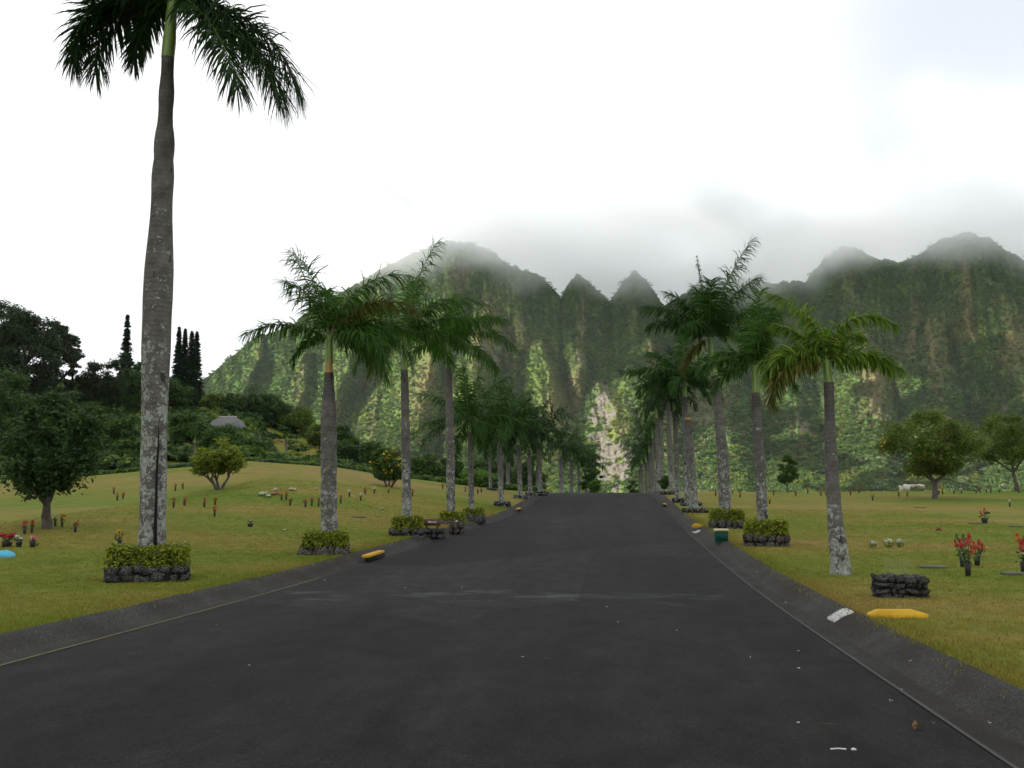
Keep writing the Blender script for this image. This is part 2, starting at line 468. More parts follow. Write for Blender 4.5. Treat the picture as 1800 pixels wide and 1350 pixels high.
M['lava'] = simple('lava_rock', [(0.32, (0.006, 0.006, 0.007)), (0.46, (0.020, 0.019, 0.020)), (0.54, (0.075, 0.073, 0.072)), (0.61, (0.28, 0.285, 0.265))], 15, 0.95, 0.9, 0.03, 0.1, 7)
M['lava_brown'] = simple('lava_rock_brown', [(0.25, (0.010, 0.008, 0.007)), (0.45, (0.036, 0.027, 0.022)), (0.54, (0.095, 0.072, 0.062)), (0.62, (0.28, 0.265, 0.24))], 15, 0.95, 0.9, 0.03, 0.1, 7)
M['mortar'] = simple('mortar', [(0.3, (0.008, 0.008, 0.008)), (0.7, (0.02, 0.019, 0.018))], 12, 1.0, 0.5)
M['soil'] = simple('soil', [(0.3, (0.02, 0.015, 0.01)), (0.7, (0.045, 0.033, 0.022))], 10, 1.0, 0.6)
M['hedge_leaf'] = leafmat('hedge_leaf', [(0, (0.045, 0.076, 0.006)), (0.5, (0.125, 0.162, 0.010)), (0.85, (0.27, 0.28, 0.015)), (1, (0.36, 0.33, 0.025))], 0.4, 0.5, 0.25, 1.8)
M['hedge_inner'] = simple('hedge_inner', [(0.3, (0.012, 0.018, 0.004)), (0.7, (0.028, 0.034, 0.008))], 12, 1.0)
M['yellow_paint'] = simple('yellow_paint', [(0.2, (0.50, 0.28, 0.015)), (0.6, (0.66, 0.40, 0.02)), (0.85, (0.72, 0.47, 0.05))], 6, 0.6, 0.2, 0.004)
def worn_paint(name, c1, c2, under, rough=0.6, thr=0.60):
    m, N, L, b = new_mat(name)
    co = objco(N)
    n = nodes_noise(N, L, co, 6, 5); w_ = nodes_noise(N, L, co, 17, 6, 0.7)
    c = ramp(N, L, n, [(0.3, c1), (0.7, c2)])
    g = N.new('ShaderNodeMapRange'); g.inputs['From Min'].default_value = thr; g.inputs['From Max'].default_value = thr + 0.05
    L.new(w_, g.inputs['Value'])
    c = mixc(N, L, mathn(N, L, 'MULTIPLY', g.outputs[0], 0.8), c, under)
    L.new(c, b.inputs['Base Color']); b.inputs['Roughness'].default_value = rough; b.inputs['Specular IOR Level'].default_value = 0.2
    bump(N, L, b, w_, 0.4, 0.006)
    return m
M['yellow_paint'] = worn_paint('yellow_paint', (0.42, 0.24, 0.012), (0.60, 0.36, 0.02), (0.17, 0.14, 0.09))
M['concrete'] = simple('concrete', [(0.3, (0.16, 0.155, 0.14)), (0.7, (0.30, 0.29, 0.27))], 10, 0.9, 0.3)
M['dark_hole'] = simple('dark_hole', [(0.3, (0.006, 0.006, 0.006)), (0.7, (0.012, 0.012, 0.011))], 10, 1.0)
M['green_paint'] = worn_paint('green_paint', (0.006, 0.055, 0.040), (0.010, 0.085, 0.062), (0.05, 0.06, 0.045), 0.6, 0.64)
M['cream_paint'] = simple('cream_paint', [(0.3, (0.55, 0.48, 0.26)), (0.7, (0.66, 0.6, 0.38))], 6, 0.6)
M['white_paint'] = simple('white_paint', [(0.25, (0.10, 0.10, 0.095)), (0.42, (0.42, 0.42, 0.40)), (0.7, (0.62, 0.62, 0.60))], 14, 0.75)
M['letter_dark'] = simple('letter_dark', [(0.3, (0.12, 0.10, 0.095)), (0.7, (0.24, 0.20, 0.19))], 20, 0.8)
M['letter_white'] = simple('letter_white', [(0.3, (0.5, 0.5, 0.48)), (0.7, (0.75, 0.75, 0.72))], 20, 0.7)
M['sign_wood'] = simple('sign_wood', [(0.3, (0.085, 0.042, 0.03)), (0.7, (0.14, 0.075, 0.055))], 5, 0.7)
M['vase'] = simple('vase', [(0.3, (0.012, 0.014, 0.010)), (0.7, (0.03, 0.032, 0.024))], 8, 0.5)
M['stem'] = simple('stem', [(0.3, (0.03, 0.06, 0.012)), (0.7, (0.07, 0.11, 0.03))], 8, 0.6)
M['red'] = leafmat('red_petal', [(0, (0.22, 0.006, 0.008)), (0.6, (0.42, 0.012, 0.018)), (1, (0.60, 0.03, 0.035))], 0.25, 0.4, 0.4, 1.2)
M['white'] = leafmat('white_petal', [(0, (0.45, 0.44, 0.38)), (1, (0.78, 0.77, 0.70))], 0.3, 0.6, 0.2, 1.0)
M['pink'] = leafmat('pink_petal', [(0, (0.50, 0.12, 0.16)), (1, (0.72, 0.36, 0.38))], 0.3, 0.6, 0.2, 1.0)
M['yellow'] = leafmat('yellow_petal', [(0, (0.48, 0.28, 0.01)), (1, (0.70, 0.48, 0.03))], 0.3, 0.6, 0.2, 1.0)
M['orange'] = leafmat('orange_petal', [(0, (0.36, 0.07, 0.01)), (1, (0.58, 0.18, 0.02))], 0.3, 0.6, 0.2, 1.0)
M['blue_plastic'] = simple('blue_plastic', [(0.3, (0.02, 0.30, 0.52)), (0.7, (0.06, 0.42, 0.62))], 4, 0.4, 0.2, 0.02, 0.5)
M['bark'] = simple('bark', [(0.3, (0.05, 0.042, 0.034)), (0.7, (0.13, 0.115, 0.10))], 7, 0.95, 0.6, 0.03)
M['bark_dark'] = simple('bark_dark', [(0.3, (0.018, 0.015, 0.012)), (0.7, (0.05, 0.042, 0.034))], 7, 0.95, 0.6, 0.03)
def greens(name, a, b_, c, tr=0.3): M[name] = leafmat(name, [(0, a), (0.6, b_), (1, c)], tr, 0.55, 0.25)
greens('leaf_dark', (0.018, 0.047, 0.008), (0.034, 0.078, 0.013), (0.062, 0.117, 0.018))
greens('leaf_shade', (0.014, 0.035, 0.007), (0.024, 0.057, 0.011), (0.046, 0.089, 0.015))  # deepest green, the leaf colour of the lone lawn tree
greens('leaf_mid', (0.024, 0.060, 0.008), (0.044, 0.096, 0.013), (0.080, 0.140, 0.020))
greens('leaf_olive', (0.050, 0.084, 0.010), (0.088, 0.132, 0.016), (0.145, 0.190, 0.026), 0.38)
M['palm_leaf_brown'] = leafmat('palm_leaf_brown', [(0, (0.045, 0.060, 0.010)), (0.6, (0.085, 0.090, 0.014)), (1, (0.15, 0.11, 0.03))], 0.3, 0.7, 0.1)
greens('leaf_yellowgreen', (0.09, 0.130, 0.012), (0.15, 0.19, 0.018), (0.22, 0.25, 0.025), 0.4)
greens('leaf_bright', (0.04, 0.10, 0.012), (0.075, 0.16, 0.018), (0.12, 0.21, 0.03), 0.4)
greens('leaf_iron', (0.014, 0.029, 0.011), (0.026, 0.048, 0.016), (0.048, 0.074, 0.026), 0.25)
greens('leaf_pine', (0.009, 0.024, 0.009), (0.016, 0.036, 0.013), (0.028, 0.054, 0.018), 0.15)
M['thatch'] = simple('thatch', [(0.3, (0.10, 0.105, 0.105)), (0.7, (0.17, 0.175, 0.17))], 6, 0.95, 0.5, 0.03)
M['thatch_ridge'] = simple('thatch_ridge', [(0.3, (0.36, 0.36, 0.36)), (0.7, (0.5, 0.5, 0.5))], 6, 0.9)
M['pale_rock'] = simple('pale_rock', [(0.3, (0.38, 0.36, 0.31)), (0.7, (0.62, 0.60, 0.54))], 2.5, 0.9, 0.6, 0.1)
M['plate_bronze'] = simple('plate_bronze', [(0.3, (0.05, 0.055, 0.035)), (0.7, (0.09, 0.09, 0.07))], 8, 0.6)
# ---------------------------------------------------------------- the lie of the land
_py = np.array([-60, -20, 0, 5.2, 7.2, 12, 18.2, 22.9, 31.9, 41, 50, 60, 66, 72, 80, 90, 110, 150, 300, 640, 900])
_pz = np.array([.2, .2, .17, .13, .10, .016, -.035, -.01, .03, .08, .20, .56, .80, .95, .85, .35, -1.6, -5.0, -11., -14., -14.])
_YY = np.arange(-60, 900, 0.5)
_PP = np.interp(_YY, _py, _pz)
_k = np.exp(-0.5 * (np.arange(-12, 13) / 5.0) ** 2); _k /= _k.sum()
_PP = np.convolve(np.pad(_PP, 12, mode='edge'), _k, mode='valid')
def road_z(Y): return np.interp(Y, _YY, _PP)
_cx = np.interp(_YY, [-60, 5, 12, 18.2, 22.9, 31.9, 40, 50, 70, 120, 200], [-1.6, -1.5, -1.36, -1.2, -1.08, -.84, -.56, -.33, -.1, .2, .2])
_k2 = np.exp(-0.5 * (np.arange(-24, 25) / 10.0) ** 2); _k2 /= _k2.sum()
_cx = np.convolve(np.pad(_cx, 24, mode='edge'), _k2, mode='valid')
def road_x(Y): return np.interp(Y, _YY, _cx)
HALF, GUT, BERM = 3.6, 0.28, 0.41     # asphalt half width, gutter, rolled kerb
_hx = np.array([-200, -110, -60, -50, -42, -35, -27, -20, -15, -10, -7, -5.5])
_hz = np.array([1.6, 1.0, .75, .75, .95, 1.55, 2.25, 1.75, 1.0, .42, .10, 0.0])
_ix = np.array([-300, -130, -78, -63, -46, -37, -31, -26, -22, -15])
_iz = np.array([17., 19., 19.5, 18.5, 15.2, 11.8, 7.6, 4.2, 2.0, 0.0])
def ground_z(X, Y):
    X = np.asarray(X, dtype=float); Y = np.asarray(Y, dtype=float)
    z = road_z(Y) + 0.10
    hump = np.interp(X * 75.0 / np.maximum(Y, 45.0), _hx, _hz)
    z = z + hump * sstep(16, 72, Y) * (1 - sstep(80, 120, Y))
    hill = np.interp(X * 130.0 / np.clip(Y, 80, 200), _ix, _iz)
    z = z + hill * sstep(79, 142, Y) * (1 - sstep(260, 480, Y))
    far = sstep(5.2, 9.0, np.abs(X - road_x(Y)))
    z = z + far * (fbm(X * 0.16, Y * 0.16, 3, 5) - 0.5) * 0.16 * sstep(6, 25, Y)
    return z

def ground_hit(px, py, ymax=400.0):
    d = ray(px, py)
    t = np.arange(3.0, ymax, 0.1)
    X = EYE.x + d.x * t; Y = EYE.y + d.y * t; Z = EYE.z + d.z * t
    g = ground_z(X, Y)
    under = np.nonzero(Z < g)[0]
    k = under[0] if len(under) else int(np.argmin(Z - g))
    return Vector((X[k], Y[k], float(g[k])))

def on_ground(X, Y, dz=0.0): return Vector((X, Y, float(ground_z(X, Y)) + dz))
def px_m(Y): return F_PX / Y          # photograph pixels per metre at that distance

# ground: one sheet, its rows and columns follow the road
sv = np.unique(np.concatenate([[-(HALF + GUT + BERM), HALF + GUT + BERM, -4.2, 4.2, 0, -2, 2],
     np.arange(4.9, 14, .4), np.arange(14, 40, .8), np.arange(40, 130, 2.0), [140, 160, 190, 230, 280, 340, 420, 520, 700, 1000, 1600]]))
sv = np.unique(np.concatenate([sv, -sv]))
yv = np.unique(np.concatenate([[-400, -200, -100], np.arange(-60, 4, 4), np.arange(4, 40, .4), np.arange(40, 95, .7), np.arange(95, 200, 2.5), np.arange(200, 660, 15), [700, 900, 1300, 2000, 3200]]))
S, Yg = np.meshgrid(sv, yv)
X = S + road_x(Yg)
Z = ground_z(X, Yg)
edge = HALF + GUT + BERM
inside = np.abs(S) < edge - 1e-6
Z = np.where(inside, road_z(Yg) - 0.25, Z)
Z = np.where(np.abs(np.abs(S) - edge) < 1e-6, road_z(Yg) + 0.085, Z)
nS, nY = len(sv), len(yv)
i = (np.arange(nY - 1)[:, None] * nS + np.arange(nS - 1)[None]).ravel()
me = mesh('ground', np.stack([X, Yg, Z], -1), [np.stack([i, i + 1, i + nS + 1, i + nS], -1)], M['lawn'], True)
tag(link('ground', me), kind='structure')

def strip(name, svals, zfun, mat, y0, y1, dy=0.5, smooth=True):
    """a sheet that follows the road: offsets from the centre line, heights above the road"""
    ys = np.arange(y0, y1, dy); sv_ = np.asarray(svals, dtype=float)
    S_, Y_ = np.meshgrid(sv_, ys)
    Z_ = road_z(Y_) + zfun(S_, Y_); X_ = S_ + road_x(Y_)
    a, b_ = len(sv_), len(ys)
    k = (np.arange(b_ - 1)[:, None] * a + np.arange(a - 1)[None]).ravel()
    return link(name, mesh(name, np.stack([X_, Y_, Z_], -1), [np.stack([k, k + 1, k + a + 1, k + a], -1)], mat, smooth))

def crown_z(S_, Y_): return 0.012 * (1 - (S_ / HALF) ** 2) + (fbm(S_ * 0.8, Y_ * 0.8, 3, 3) - .5) * 0.006
tag(strip('road', np.linspace(-HALF, HALF, 37), crown_z, M['asphalt'], -50, 118), kind='structure')
for sgn in (-1, 1):
    so = [HALF, HALF + .09, HALF + .19, HALF + GUT]
    if sgn < 0: so = [-q for q in so][::-1]
    tag(strip('gutter', so, lambda S_, Y_: -0.004 - 0.028 * np.sin(np.pi * np.clip((np.abs(S_) - HALF) / GUT, 0, 1)) - 0.02 * (np.abs(S_) > HALF + GUT - 1e-3), M['gutter'], -50, 118), kind='structure')
    so = [HALF + GUT - .02, HALF + GUT + .04, HALF + GUT + .12, HALF + GUT + .2, HALF + GUT + .3, HALF + GUT + .37, edge + .05]
    if sgn < 0: so = [-q for q in so][::-1]
    tag(strip('kerb', so, lambda S_, Y_: -0.03 + 0.15 * sstep(HALF + GUT - .04, HALF + GUT + .3, np.abs(S_)) - 0.05 * (np.abs(S_) > edge + .04) + (fbm(S_ * 3, Y_ * 1.7, 3, 9) - .5) * 0.022, M['berm'], -50, 118, 0.4), kind='structure')

# a worn yellow line along the left gutter and a pale seam along the right one
def worn(name, col, thr):
    m, N, L, b = new_mat(name)
    co = objco(N)
    n = nodes_noise(N, L, co, 2.6, 6, 0.65)
    c = ramp(N, L, n, [(thr, (0.032, 0.031, 0.031)), (thr + 0.10, col), (1, col)])
    L.new(c, b.inputs['Base Color']); b.inputs['Roughness'].default_value = 0.85
    return m
line = strip('edge_line', [-HALF - .012, -HALF + .03], lambda S_, Y_: 0.006 + 0 * S_, worn('worn_yellow', (0.075, 0.062, 0.014), 0.36), 4.0, 17.5)
tag(line, kind='structure')
line = strip('edge_seam', [HALF - .008, HALF + .02], lambda S_, Y_: 0.006 + 0 * S_, worn('worn_grey', (0.040, 0.039, 0.035), 0.52), 2.0, 34)
tag(line, kind='structure')

# ---------------------------------------------------------------- the fluted mountain wall
crest = np.array([[-700, 760], [-300, 735], [-60, 715], [150, 700], [300, 680], [350, 650], [400, 608], [430, 584], [470, 574], [505, 558], [540, 530], [600, 500], [650, 470],
                  [690, 448], [740, 428], [790, 412], [835, 420], [870, 440], [900, 462], [930, 470], [960, 488], [988, 522], [1003, 494], [1017, 478], [1035, 490], [1075, 530], [1098, 494], [1117, 476], [1140, 492],
                  [1170, 540], [1230, 500], [1300, 492], [1360, 500], [1415, 498], [1440, 468], [1478, 440], [1500, 440], [1540, 460], [1575, 470], [1610, 455], [1645, 428], [1685, 418], [1725, 428], [1760, 455], [1800, 482], [1850, 500], [1950, 520], [2150, 560], [2500, 600]], dtype=float)
# spurs: (apex px, apex v, foot px, how far the apex and the foot stand out, side slopes left and right)
spurs = [(-560, 1, -600, 8, 50, .9, 1.4), (-460, .6, -480, 26, 80, .9, 1.4), (-380, 1, -420, 8, 50, .9, 1.4), (-280, .5, -300, 26, 80, .9, 1.4), (-200, 1, -240, 8, 50, .9, 1.4), (-110, .55, -130, 26, 80, .9, 1.4), (-40, 1, -80, 8, 50, .9, 1.4), (110, 1, 60, 8, 55, .9, 1.4), (270, 1, 200, 8, 55, .9, 1.4),
         (447, 1, 352, 8, 56, .65, 1.2), (520, .74, 470, 22, 84, .75, 1.2), (605, .68, 560, 26, 100, .75, 1.2), (660, 1, 650, 8, 34, .8, 1.2), (672, .46, 630, 30, 92, .8, 1.2),
         (800, .93, 706, 12, 122, .80, 1.15), (862, .72, 806, 24, 118, .78, 1.3), (905, 1, 915, 8, 36, .8, 1.2), (958, .64, 992, 22, 112, .75, 1.5),
         (1016, 1, 1030, 6, 40, .95, 1.1), (1066, .49, 1106, 28, 142, .72, 1.5), (1117, 1, 1130, 6, 40, .95, 1.1), (1150, .76, 1182, 18, 104, .85, 1.15),
         (1235, 1, 1240, 8, 34, .8, 1.2), (1265, .62, 1296, 24, 118, .80, 1.25), (1345, 1, 1350, 8, 34, .8, 1.2), (1396, .50, 1412, 28, 124, .80, 1.2),
         (1487, 1, 1496, 8, 42, .75, 1.1), (1505, .60, 1530, 26, 124, .80, 1.15), (1592, .95, 1600, 10, 44, .8, 1.2), (1620, .66, 1646, 24, 124, .80, 1.2), (1686, 1, 1700, 8, 42, .75, 1.1), (1742, .80, 1794, 20, 128, .78, 1.2),
         (1830, 1, 1850, 8, 50, .9, 1.4), (1890, .5, 1910, 26, 84, .9, 1.5), (1990, 1, 2030, 8, 50, .9, 1.4), (2080, .55, 2100, 26, 80, .9, 1.4), (2160, 1, 2200, 8, 50, .9, 1.4), (2330, 1, 2380, 8, 50, .9, 1.4), (2500, 1, 2560, 8, 50, .9, 1.4)]
NU, NV = 1250, 250
pxs = np.interp(np.linspace(0, 1, NU), [0, .10, .90, 1], [-650, 250, 1900, 2450])
vv = np.linspace(0, 1, NV) ** 1.0
PXg, VV = np.meshgrid(pxs, vv)
warp = (fbm(PXg / 34 + 3, VV * 7, 4, 33) - .5) * 26 + (fbm(PXg / 9, VV * 20, 3, 35) - .5) * 8
best = np.full_like(PXg, 6.0); ridge = np.zeros_like(PXg)
for k, (pa, va, pf, Pa, Pf, sl, sr) in enumerate(spurs):
    q = np.clip(VV / va, 0, 1)
    line = pf + (pa - pf) * q + (fbm(VV * 6, VV * 0 + k * 5.3, 3, 21) - .5) * 26 * (1 - .5 * (q > .98))
    P = Pf + (Pa - Pf) * q ** .85 - np.clip(VV - va, 0, 1) * 330
    dxm = (PXg + warp - line) * .46
    h_ = P - np.where(dxm < 0, -dxm * (sl * 1.2), dxm * (sr * 1.4))
    win = h_ > best
    ridge = np.where(win, np.exp(-np.abs(dxm) / 6.0), ridge)
    best = np.where(win, h_, best)
flute = (fbm(PXg / 13.0 + VV * 2.5, VV * 6.0, 5, 41) - .5)
Yb = 752 + 98 * VV + np.interp(VV, [0, .04, .10, .2], [-70, -34, -10, 0])
Ym = Yb - best - flute * 14 - (fbm(PXg / 60, VV * 5, 4, 51) - .5) * 16
# the crest of the main wall behind the front spurs
cz_py = np.interp(pxs, crest[:, 0], crest[:, 1]) + (fbm(pxs / 9, pxs * 0, 3, 61) - .5) * 9
zc = 1.6 + (HZ - cz_py)[None, :] / F_PX * Ym[-1:, :]
zb = -16.0
prof = VV
Zm = zb + (zc - zb) * prof
# canopy and ledges
bumpy = worley(PXg / 7.5, VV * 62, 71)
can = np.clip(0.8 - bumpy, 0, 1)
Ym = Ym - can * 3.0
Zm = Zm + can * 1.6 * (1 - sstep(.97, 1, VV)) + (fbm(PXg / 30, VV * 20, 3, 81) - .5) * 3.0 * VV * (1 - VV) * 2
Xm = (PXg - VPX) / F_PX * Ym
# what grows where: bare rock, dry grass on the ridges, forest in the gullies
n1 = fbm(PXg / 22, VV * 12, 5, 91); n2 = fbm(PXg / 11, VV * 26, 4, 95)
rock = np.zeros_like(PXg)
def blob(px, v, sx, sv_, a): return a * np.exp(-((PXg - px) / sx) ** 2 - ((VV - v) / sv_) ** 2)
rock += blob(1058, .36, 24, .15, .85) + blob(1084, .12, 36, .12, .8) + blob(1066, .22, 34, .08, .42) + blob(1088, .24, 22, .08, .35) + blob(1064, .47, 9, .08, .8)
rock += blob(848, .53, 34, .045, .75) + blob(1405, .32, 16, .07, .6) + blob(1630, .40, 26, .05, .5) + blob(1545, .30, 22, .05, .45) + blob(1235, .36, 22, .05, .5)
rock += blob(1790, .44, 20, .10, .7) + blob(1740, .33, 18, .05, .5) + blob(1690, .36, 30, .04, .35) + blob(1020, .60, 12, .04, .4) + blob(700, .30, 20, .05, .2) + blob(1265, .24, 25, .05, .35) + blob(800, .83, 10, .05, .45)
rock = np.clip(rock * 1.25 - 0.20 + (n2 - .5) * 3.0 * (0.22 + rock), 0, 1) 
dry = ridge * fbm(PXg / 60 + 4, VV * 6, 3, 131) * 1.1 * sstep(.10, .25, VV) * (1 - .4 * sstep(.7, 1, VV))
dry += blob(865, .66, 30, .14, .9) + blob(985, .40, 30, .18, .55) + blob(740, .42, 30, .14, .5) + blob(1150, .64, 14, .08, .8) + blob(1530, .5, 40, .2, .45) + blob(1240, .42, 50, .14, .5) + blob(1640, .55, 50, .2, .3) + blob(1770, .6, 30, .15, .6) + blob(810, .84, 16, .07, .8) + blob(1020, .72, 12, .1, .4)
dry = np.clip(dry + (n1 - .5) * 1.6 * (0.2 + dry), 0, 1)
bright = np.clip(blob(1088, .30, 30, .19, 1.0) + blob(780, .30, 70, .2, .5) + blob(960, .45, 40, .2, .4) + blob(1430, .06, 420, .10, .5) + blob(600, .25, 90, .2, .35), 0, 1)  # sunlit areas of the slopes, put into the leaf colour

def mountain_mat():
    m, N, L, b = new_mat('mountain')
    co = objco(N)
    def attr(n):
        a = N.new('ShaderNodeAttribute'); a.attribute_name = n; return a.outputs['Fac']
    g1 = nodes_noise(N, L, co, 0.05, 6, 0.65); g2 = nodes_noise(N, L, co, 0.22, 5, 0.7)
    green = ramp(N, L, g1, [(0.3, (0.035, 0.077, 0.021)), (0.55, (0.067, 0.128, 0.030)), (0.75, (0.125, 0.179, 0.043))])
    green = mixc(N, L, attr('bright'), green, ramp(N, L, g1, [(0.3, (0.106, 0.156, 0.022)), (0.7, (0.213, 0.256, 0.048))]))  # mixes the painted sunlit yellow-green into the base green
    green = mixc(N, L, 0.8, green, ramp(N, L, g2, [(0.3, (0.45, 0.5, 0.5)), (0.5, (1, 1, 1)), (0.72, (1.7, 1.6, 1.3))]), 'MULTIPLY')
    dryc = ramp(N, L, g2, [(0.3, (0.112, 0.098, 0.045)), (0.6, (0.217, 0.173, 0.083)), (0.8, (0.300, 0.225, 0.120))])
    c = mixc(N, L, mathn(N, L, 'MULTIPLY', attr('dry'), 0.8), green, dryc)
    rk = nodes_noise(N, L, co, 0.30, 7, 0.7, (1, 1, 0.6))
    rockc = ramp(N, L, rk, [(0.3, (0.07, 0.065, 0.052)), (0.5, (0.17, 0.152, 0.122)), (0.75, (0.31, 0.285, 0.238))])
    r = N.new('ShaderNodeMapRange'); r.inputs['From Min'].default_value = 0.30; r.inputs['From Max'].default_value = 0.80
    L.new(mathn(N, L, 'ADD', attr('rock'), mathn(N, L, 'MULTIPLY', mathn(N, L, 'SUBTRACT', g2, 0.5), 0.9)), r.inputs['Value'])
    c = mixc(N, L, r.outputs[0], c, rockc)
    L.new(c, b.inputs['Base Color'])
    b.inputs['Roughness'].default_value = 0.95; b.inputs['Specular IOR Level'].default_value = 0.1
    bump(N, L, b, mathn(N, L, 'ADD', g2, rk), 0.9, 2.0)
    return m
i = (np.arange(NV - 1)[:, None] * NU + np.arange(NU - 1)[None]).ravel()
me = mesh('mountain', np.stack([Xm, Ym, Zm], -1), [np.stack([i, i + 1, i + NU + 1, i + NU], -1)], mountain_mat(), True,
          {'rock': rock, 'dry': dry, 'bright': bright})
mountain = tag(link('mountain', me), kind='structure')
# the back of the range falls away behind the crest
bk = np.stack([np.stack([Xm[-1], Ym[-1], Zm[-1]], -1), np.stack([Xm[-1] * 1.05, Ym[-1] + 60, Zm[-1] - 25], -1), np.stack([Xm[-1] * 1.3, Ym[-1] + 400, Zm[-1] * 0 - 16], -1)])
i = (np.arange(2)[:, None] * NU + np.arange(NU - 1)[None]).ravel()
tag(link('mountain_back', mesh('mountain_back', bk, [np.stack([i, i + 1, i + NU + 1, i + NU], -1)], M['leaf_dark'], True)), kind='structure')

# ---------------------------------------------------------------- scattering (leaf clumps, grass) as one mass each
def leaf_quads(P, Nrm, size, rg, aspect=0.55, roll=None):
    """kite-shaped leaves at P facing about Nrm"""
    P = np.asarray(P, dtype=float); n = len(P)
    Nrm = Nrm + rg.normal(0, .45, (n, 3)); Nrm /= np.linalg.norm(Nrm, axis=1)[:, None] + 1e-9
    T = rg.normal(0, 1, (n, 3)); T -= (T * Nrm).sum(1)[:, None] * Nrm; T /= np.linalg.norm(T, axis=1)[:, None] + 1e-9
    B = np.cross(Nrm, T)
    s = np.broadcast_to(size, (n,)) * rg.uniform(.65, 1.35, n)
    a = T * s[:, None]; b_ = B * (s * aspect)[:, None]
    V = np.stack([P - a, P - b_ * .9 + Nrm * (s * .12)[:, None], P + a, P + b_ * .9 + Nrm * (s * .12)[:, None]], 1).reshape(-1, 3)
    F = np.arange(n * 4).reshape(-1, 4)
    return V, F

def sphere_pts(n, rg, top=0.0):
    d = rg.normal(0, 1, (n, 3)); d /= np.linalg.norm(d, axis=1)[:, None]
    if top: d[:, 2] = np.where(d[:, 2] < -0.25, -d[:, 2], d[:, 2])
    return d

def scatter(name, pts, scale, rotz, proto_meshes, which, kind='stuff', tilt=None):
    coll = bpy.data.collections.new(name + '_kinds')
    for k, pm in enumerate(proto_meshes):
        coll.objects.link(bpy.data.objects.new('%s_kind' % name, pm))
    n = len(pts)
    me = bpy.data.meshes.new(name)
    me.vertices.add(n)
    me.vertices.foreach_set('co', np.asarray(pts, dtype=np.float32).ravel())
    a = me.attributes.new('scl', 'FLOAT_VECTOR', 'POINT'); sc = np.asarray(scale, dtype=np.float32)
    if sc.ndim == 1: sc = np.repeat(sc[:, None], 3, 1)
    a.data.foreach_set('vector', sc.ravel())
    a = me.attributes.new('rot', 'FLOAT_VECTOR', 'POINT')
    r_ = np.zeros((n, 3), dtype=np.float32); r_[:, 2] = rotz
    if tilt is not None: r_[:, :2] = tilt
    a.data.foreach_set('vector', r_.ravel())
    a = me.attributes.new('which', 'INT', 'POINT'); a.data.foreach_set('value', np.asarray(which, dtype=np.int32))
    o = link(name, me)
    ng = bpy.data.node_groups.new(name, 'GeometryNodeTree')
    ng.interface.new_socket('Geometry', in_out='INPUT', socket_type='NodeSocketGeometry')
    ng.interface.new_socket('Geometry', in_out='OUTPUT', socket_type='NodeSocketGeometry')
    N, L = ng.nodes, ng.links
    gi = N.new('NodeGroupInput'); go = N.new('NodeGroupOutput')
    ci = N.new('GeometryNodeCollectionInfo'); ci.inputs['Collection'].default_value = coll
    ci.inputs['Separate Children'].default_value = True; ci.inputs['Reset Children'].default_value = True
    ip = N.new('GeometryNodeInstanceOnPoints'); ip.inputs['Pick Instance'].default_value = True
    def na(nm, ty):
        x = N.new('GeometryNodeInputNamedAttribute'); x.data_type = ty; x.inputs['Name'].default_value = nm; return x.outputs['Attribute']
    L.new(gi.outputs[0], ip.inputs['Points']); L.new(ci.outputs[0], ip.inputs['Instance'])
    L.new(na('which', 'INT'), ip.inputs['Instance Index'])
    e2r = N.new('FunctionNodeEulerToRotation'); L.new(na('rot', 'FLOAT_VECTOR'), e2r.inputs[0])
    L.new(e2r.outputs[0], ip.inputs['Rotation']); L.new(na('scl', 'FLOAT_VECTOR'), ip.inputs['Scale'])
    L.new(ip.outputs[0], go.inputs[0])
    md = o.modifiers.new('scatter', 'NODES'); md.node_group = ng
    return tag(o, kind=kind)

def clump_mesh(name, mat, n, size, seed, flat=0.8):
    rg = np.random.default_rng(seed)
    lob = sphere_pts(6, rg, 1) * 0.55
    k = rg.integers(0, 6, n)
    d = sphere_pts(n, rg, 1)
    P = lob[k] + d * 0.5 * rg.uniform(.75, 1.05, n)[:, None]
    P[:, 2] *= flat
    V, F = leaf_quads(P, d, size, rg, 0.7)
    return mesh(name, V, [F], mat)

def hillgreen(name, stops): M[name] = leafmat(name, stops, 0.25, 0.7, 0.15)
hillgreen('hill_leaf', [(0, (0.030, 0.066, 0.015)), (0.6, (0.060, 0.114, 0.025)), (1, (0.106, 0.161, 0.035))])
hillgreen('hill_leaf_light', [(0, (0.067, 0.099, 0.015)), (0.6, (0.117, 0.151, 0.025)), (1, (0.167, 0.193, 0.042))])
hillgreen('hill_leaf_dry', [(0, (0.075, 0.071, 0.030)), (0.6, (0.136, 0.116, 0.052)), (1, (0.218, 0.170, 0.082))])
hillgreen('hill_leaf_pale', [(0, (0.083, 0.122, 0.049)), (0.6, (0.132, 0.181, 0.073)), (1, (0.196, 0.245, 0.118))])
protos = [clump_mesh('hill_clump', M['hill_leaf'], 120, .17, 1), clump_mesh('hill_clump', M['hill_leaf'], 120, .17, 2),
          clump_mesh('hill_clump', M['hill_leaf_light'], 120, .17, 3), clump_mesh('hill_clump', M['hill_leaf_dry'], 100, .16, 4), clump_mesh('hill_clump', M['hill_leaf_pale'], 120, .17, 5)]
NC = 70000
sel_u = rng.integers(2, NU - 2, NC * 3); sel_v = np.clip((rng.random(NC * 3) ** 1.15 * NV).astype(int), 0, NV - 2)
keep = rng.random(NC * 3) < (1 - .96 * np.clip(rock[sel_v, sel_u] * 2.0, 0, 1)) * (1 - .6 * np.clip(dry[sel_v, sel_u] * 1.1, 0, 1))
keep &= (PXg[sel_v, sel_u] > 250) & (PXg[sel_v, sel_u] < 1950)
sel_u, sel_v = sel_u[keep][:NC], sel_v[keep][:NC]
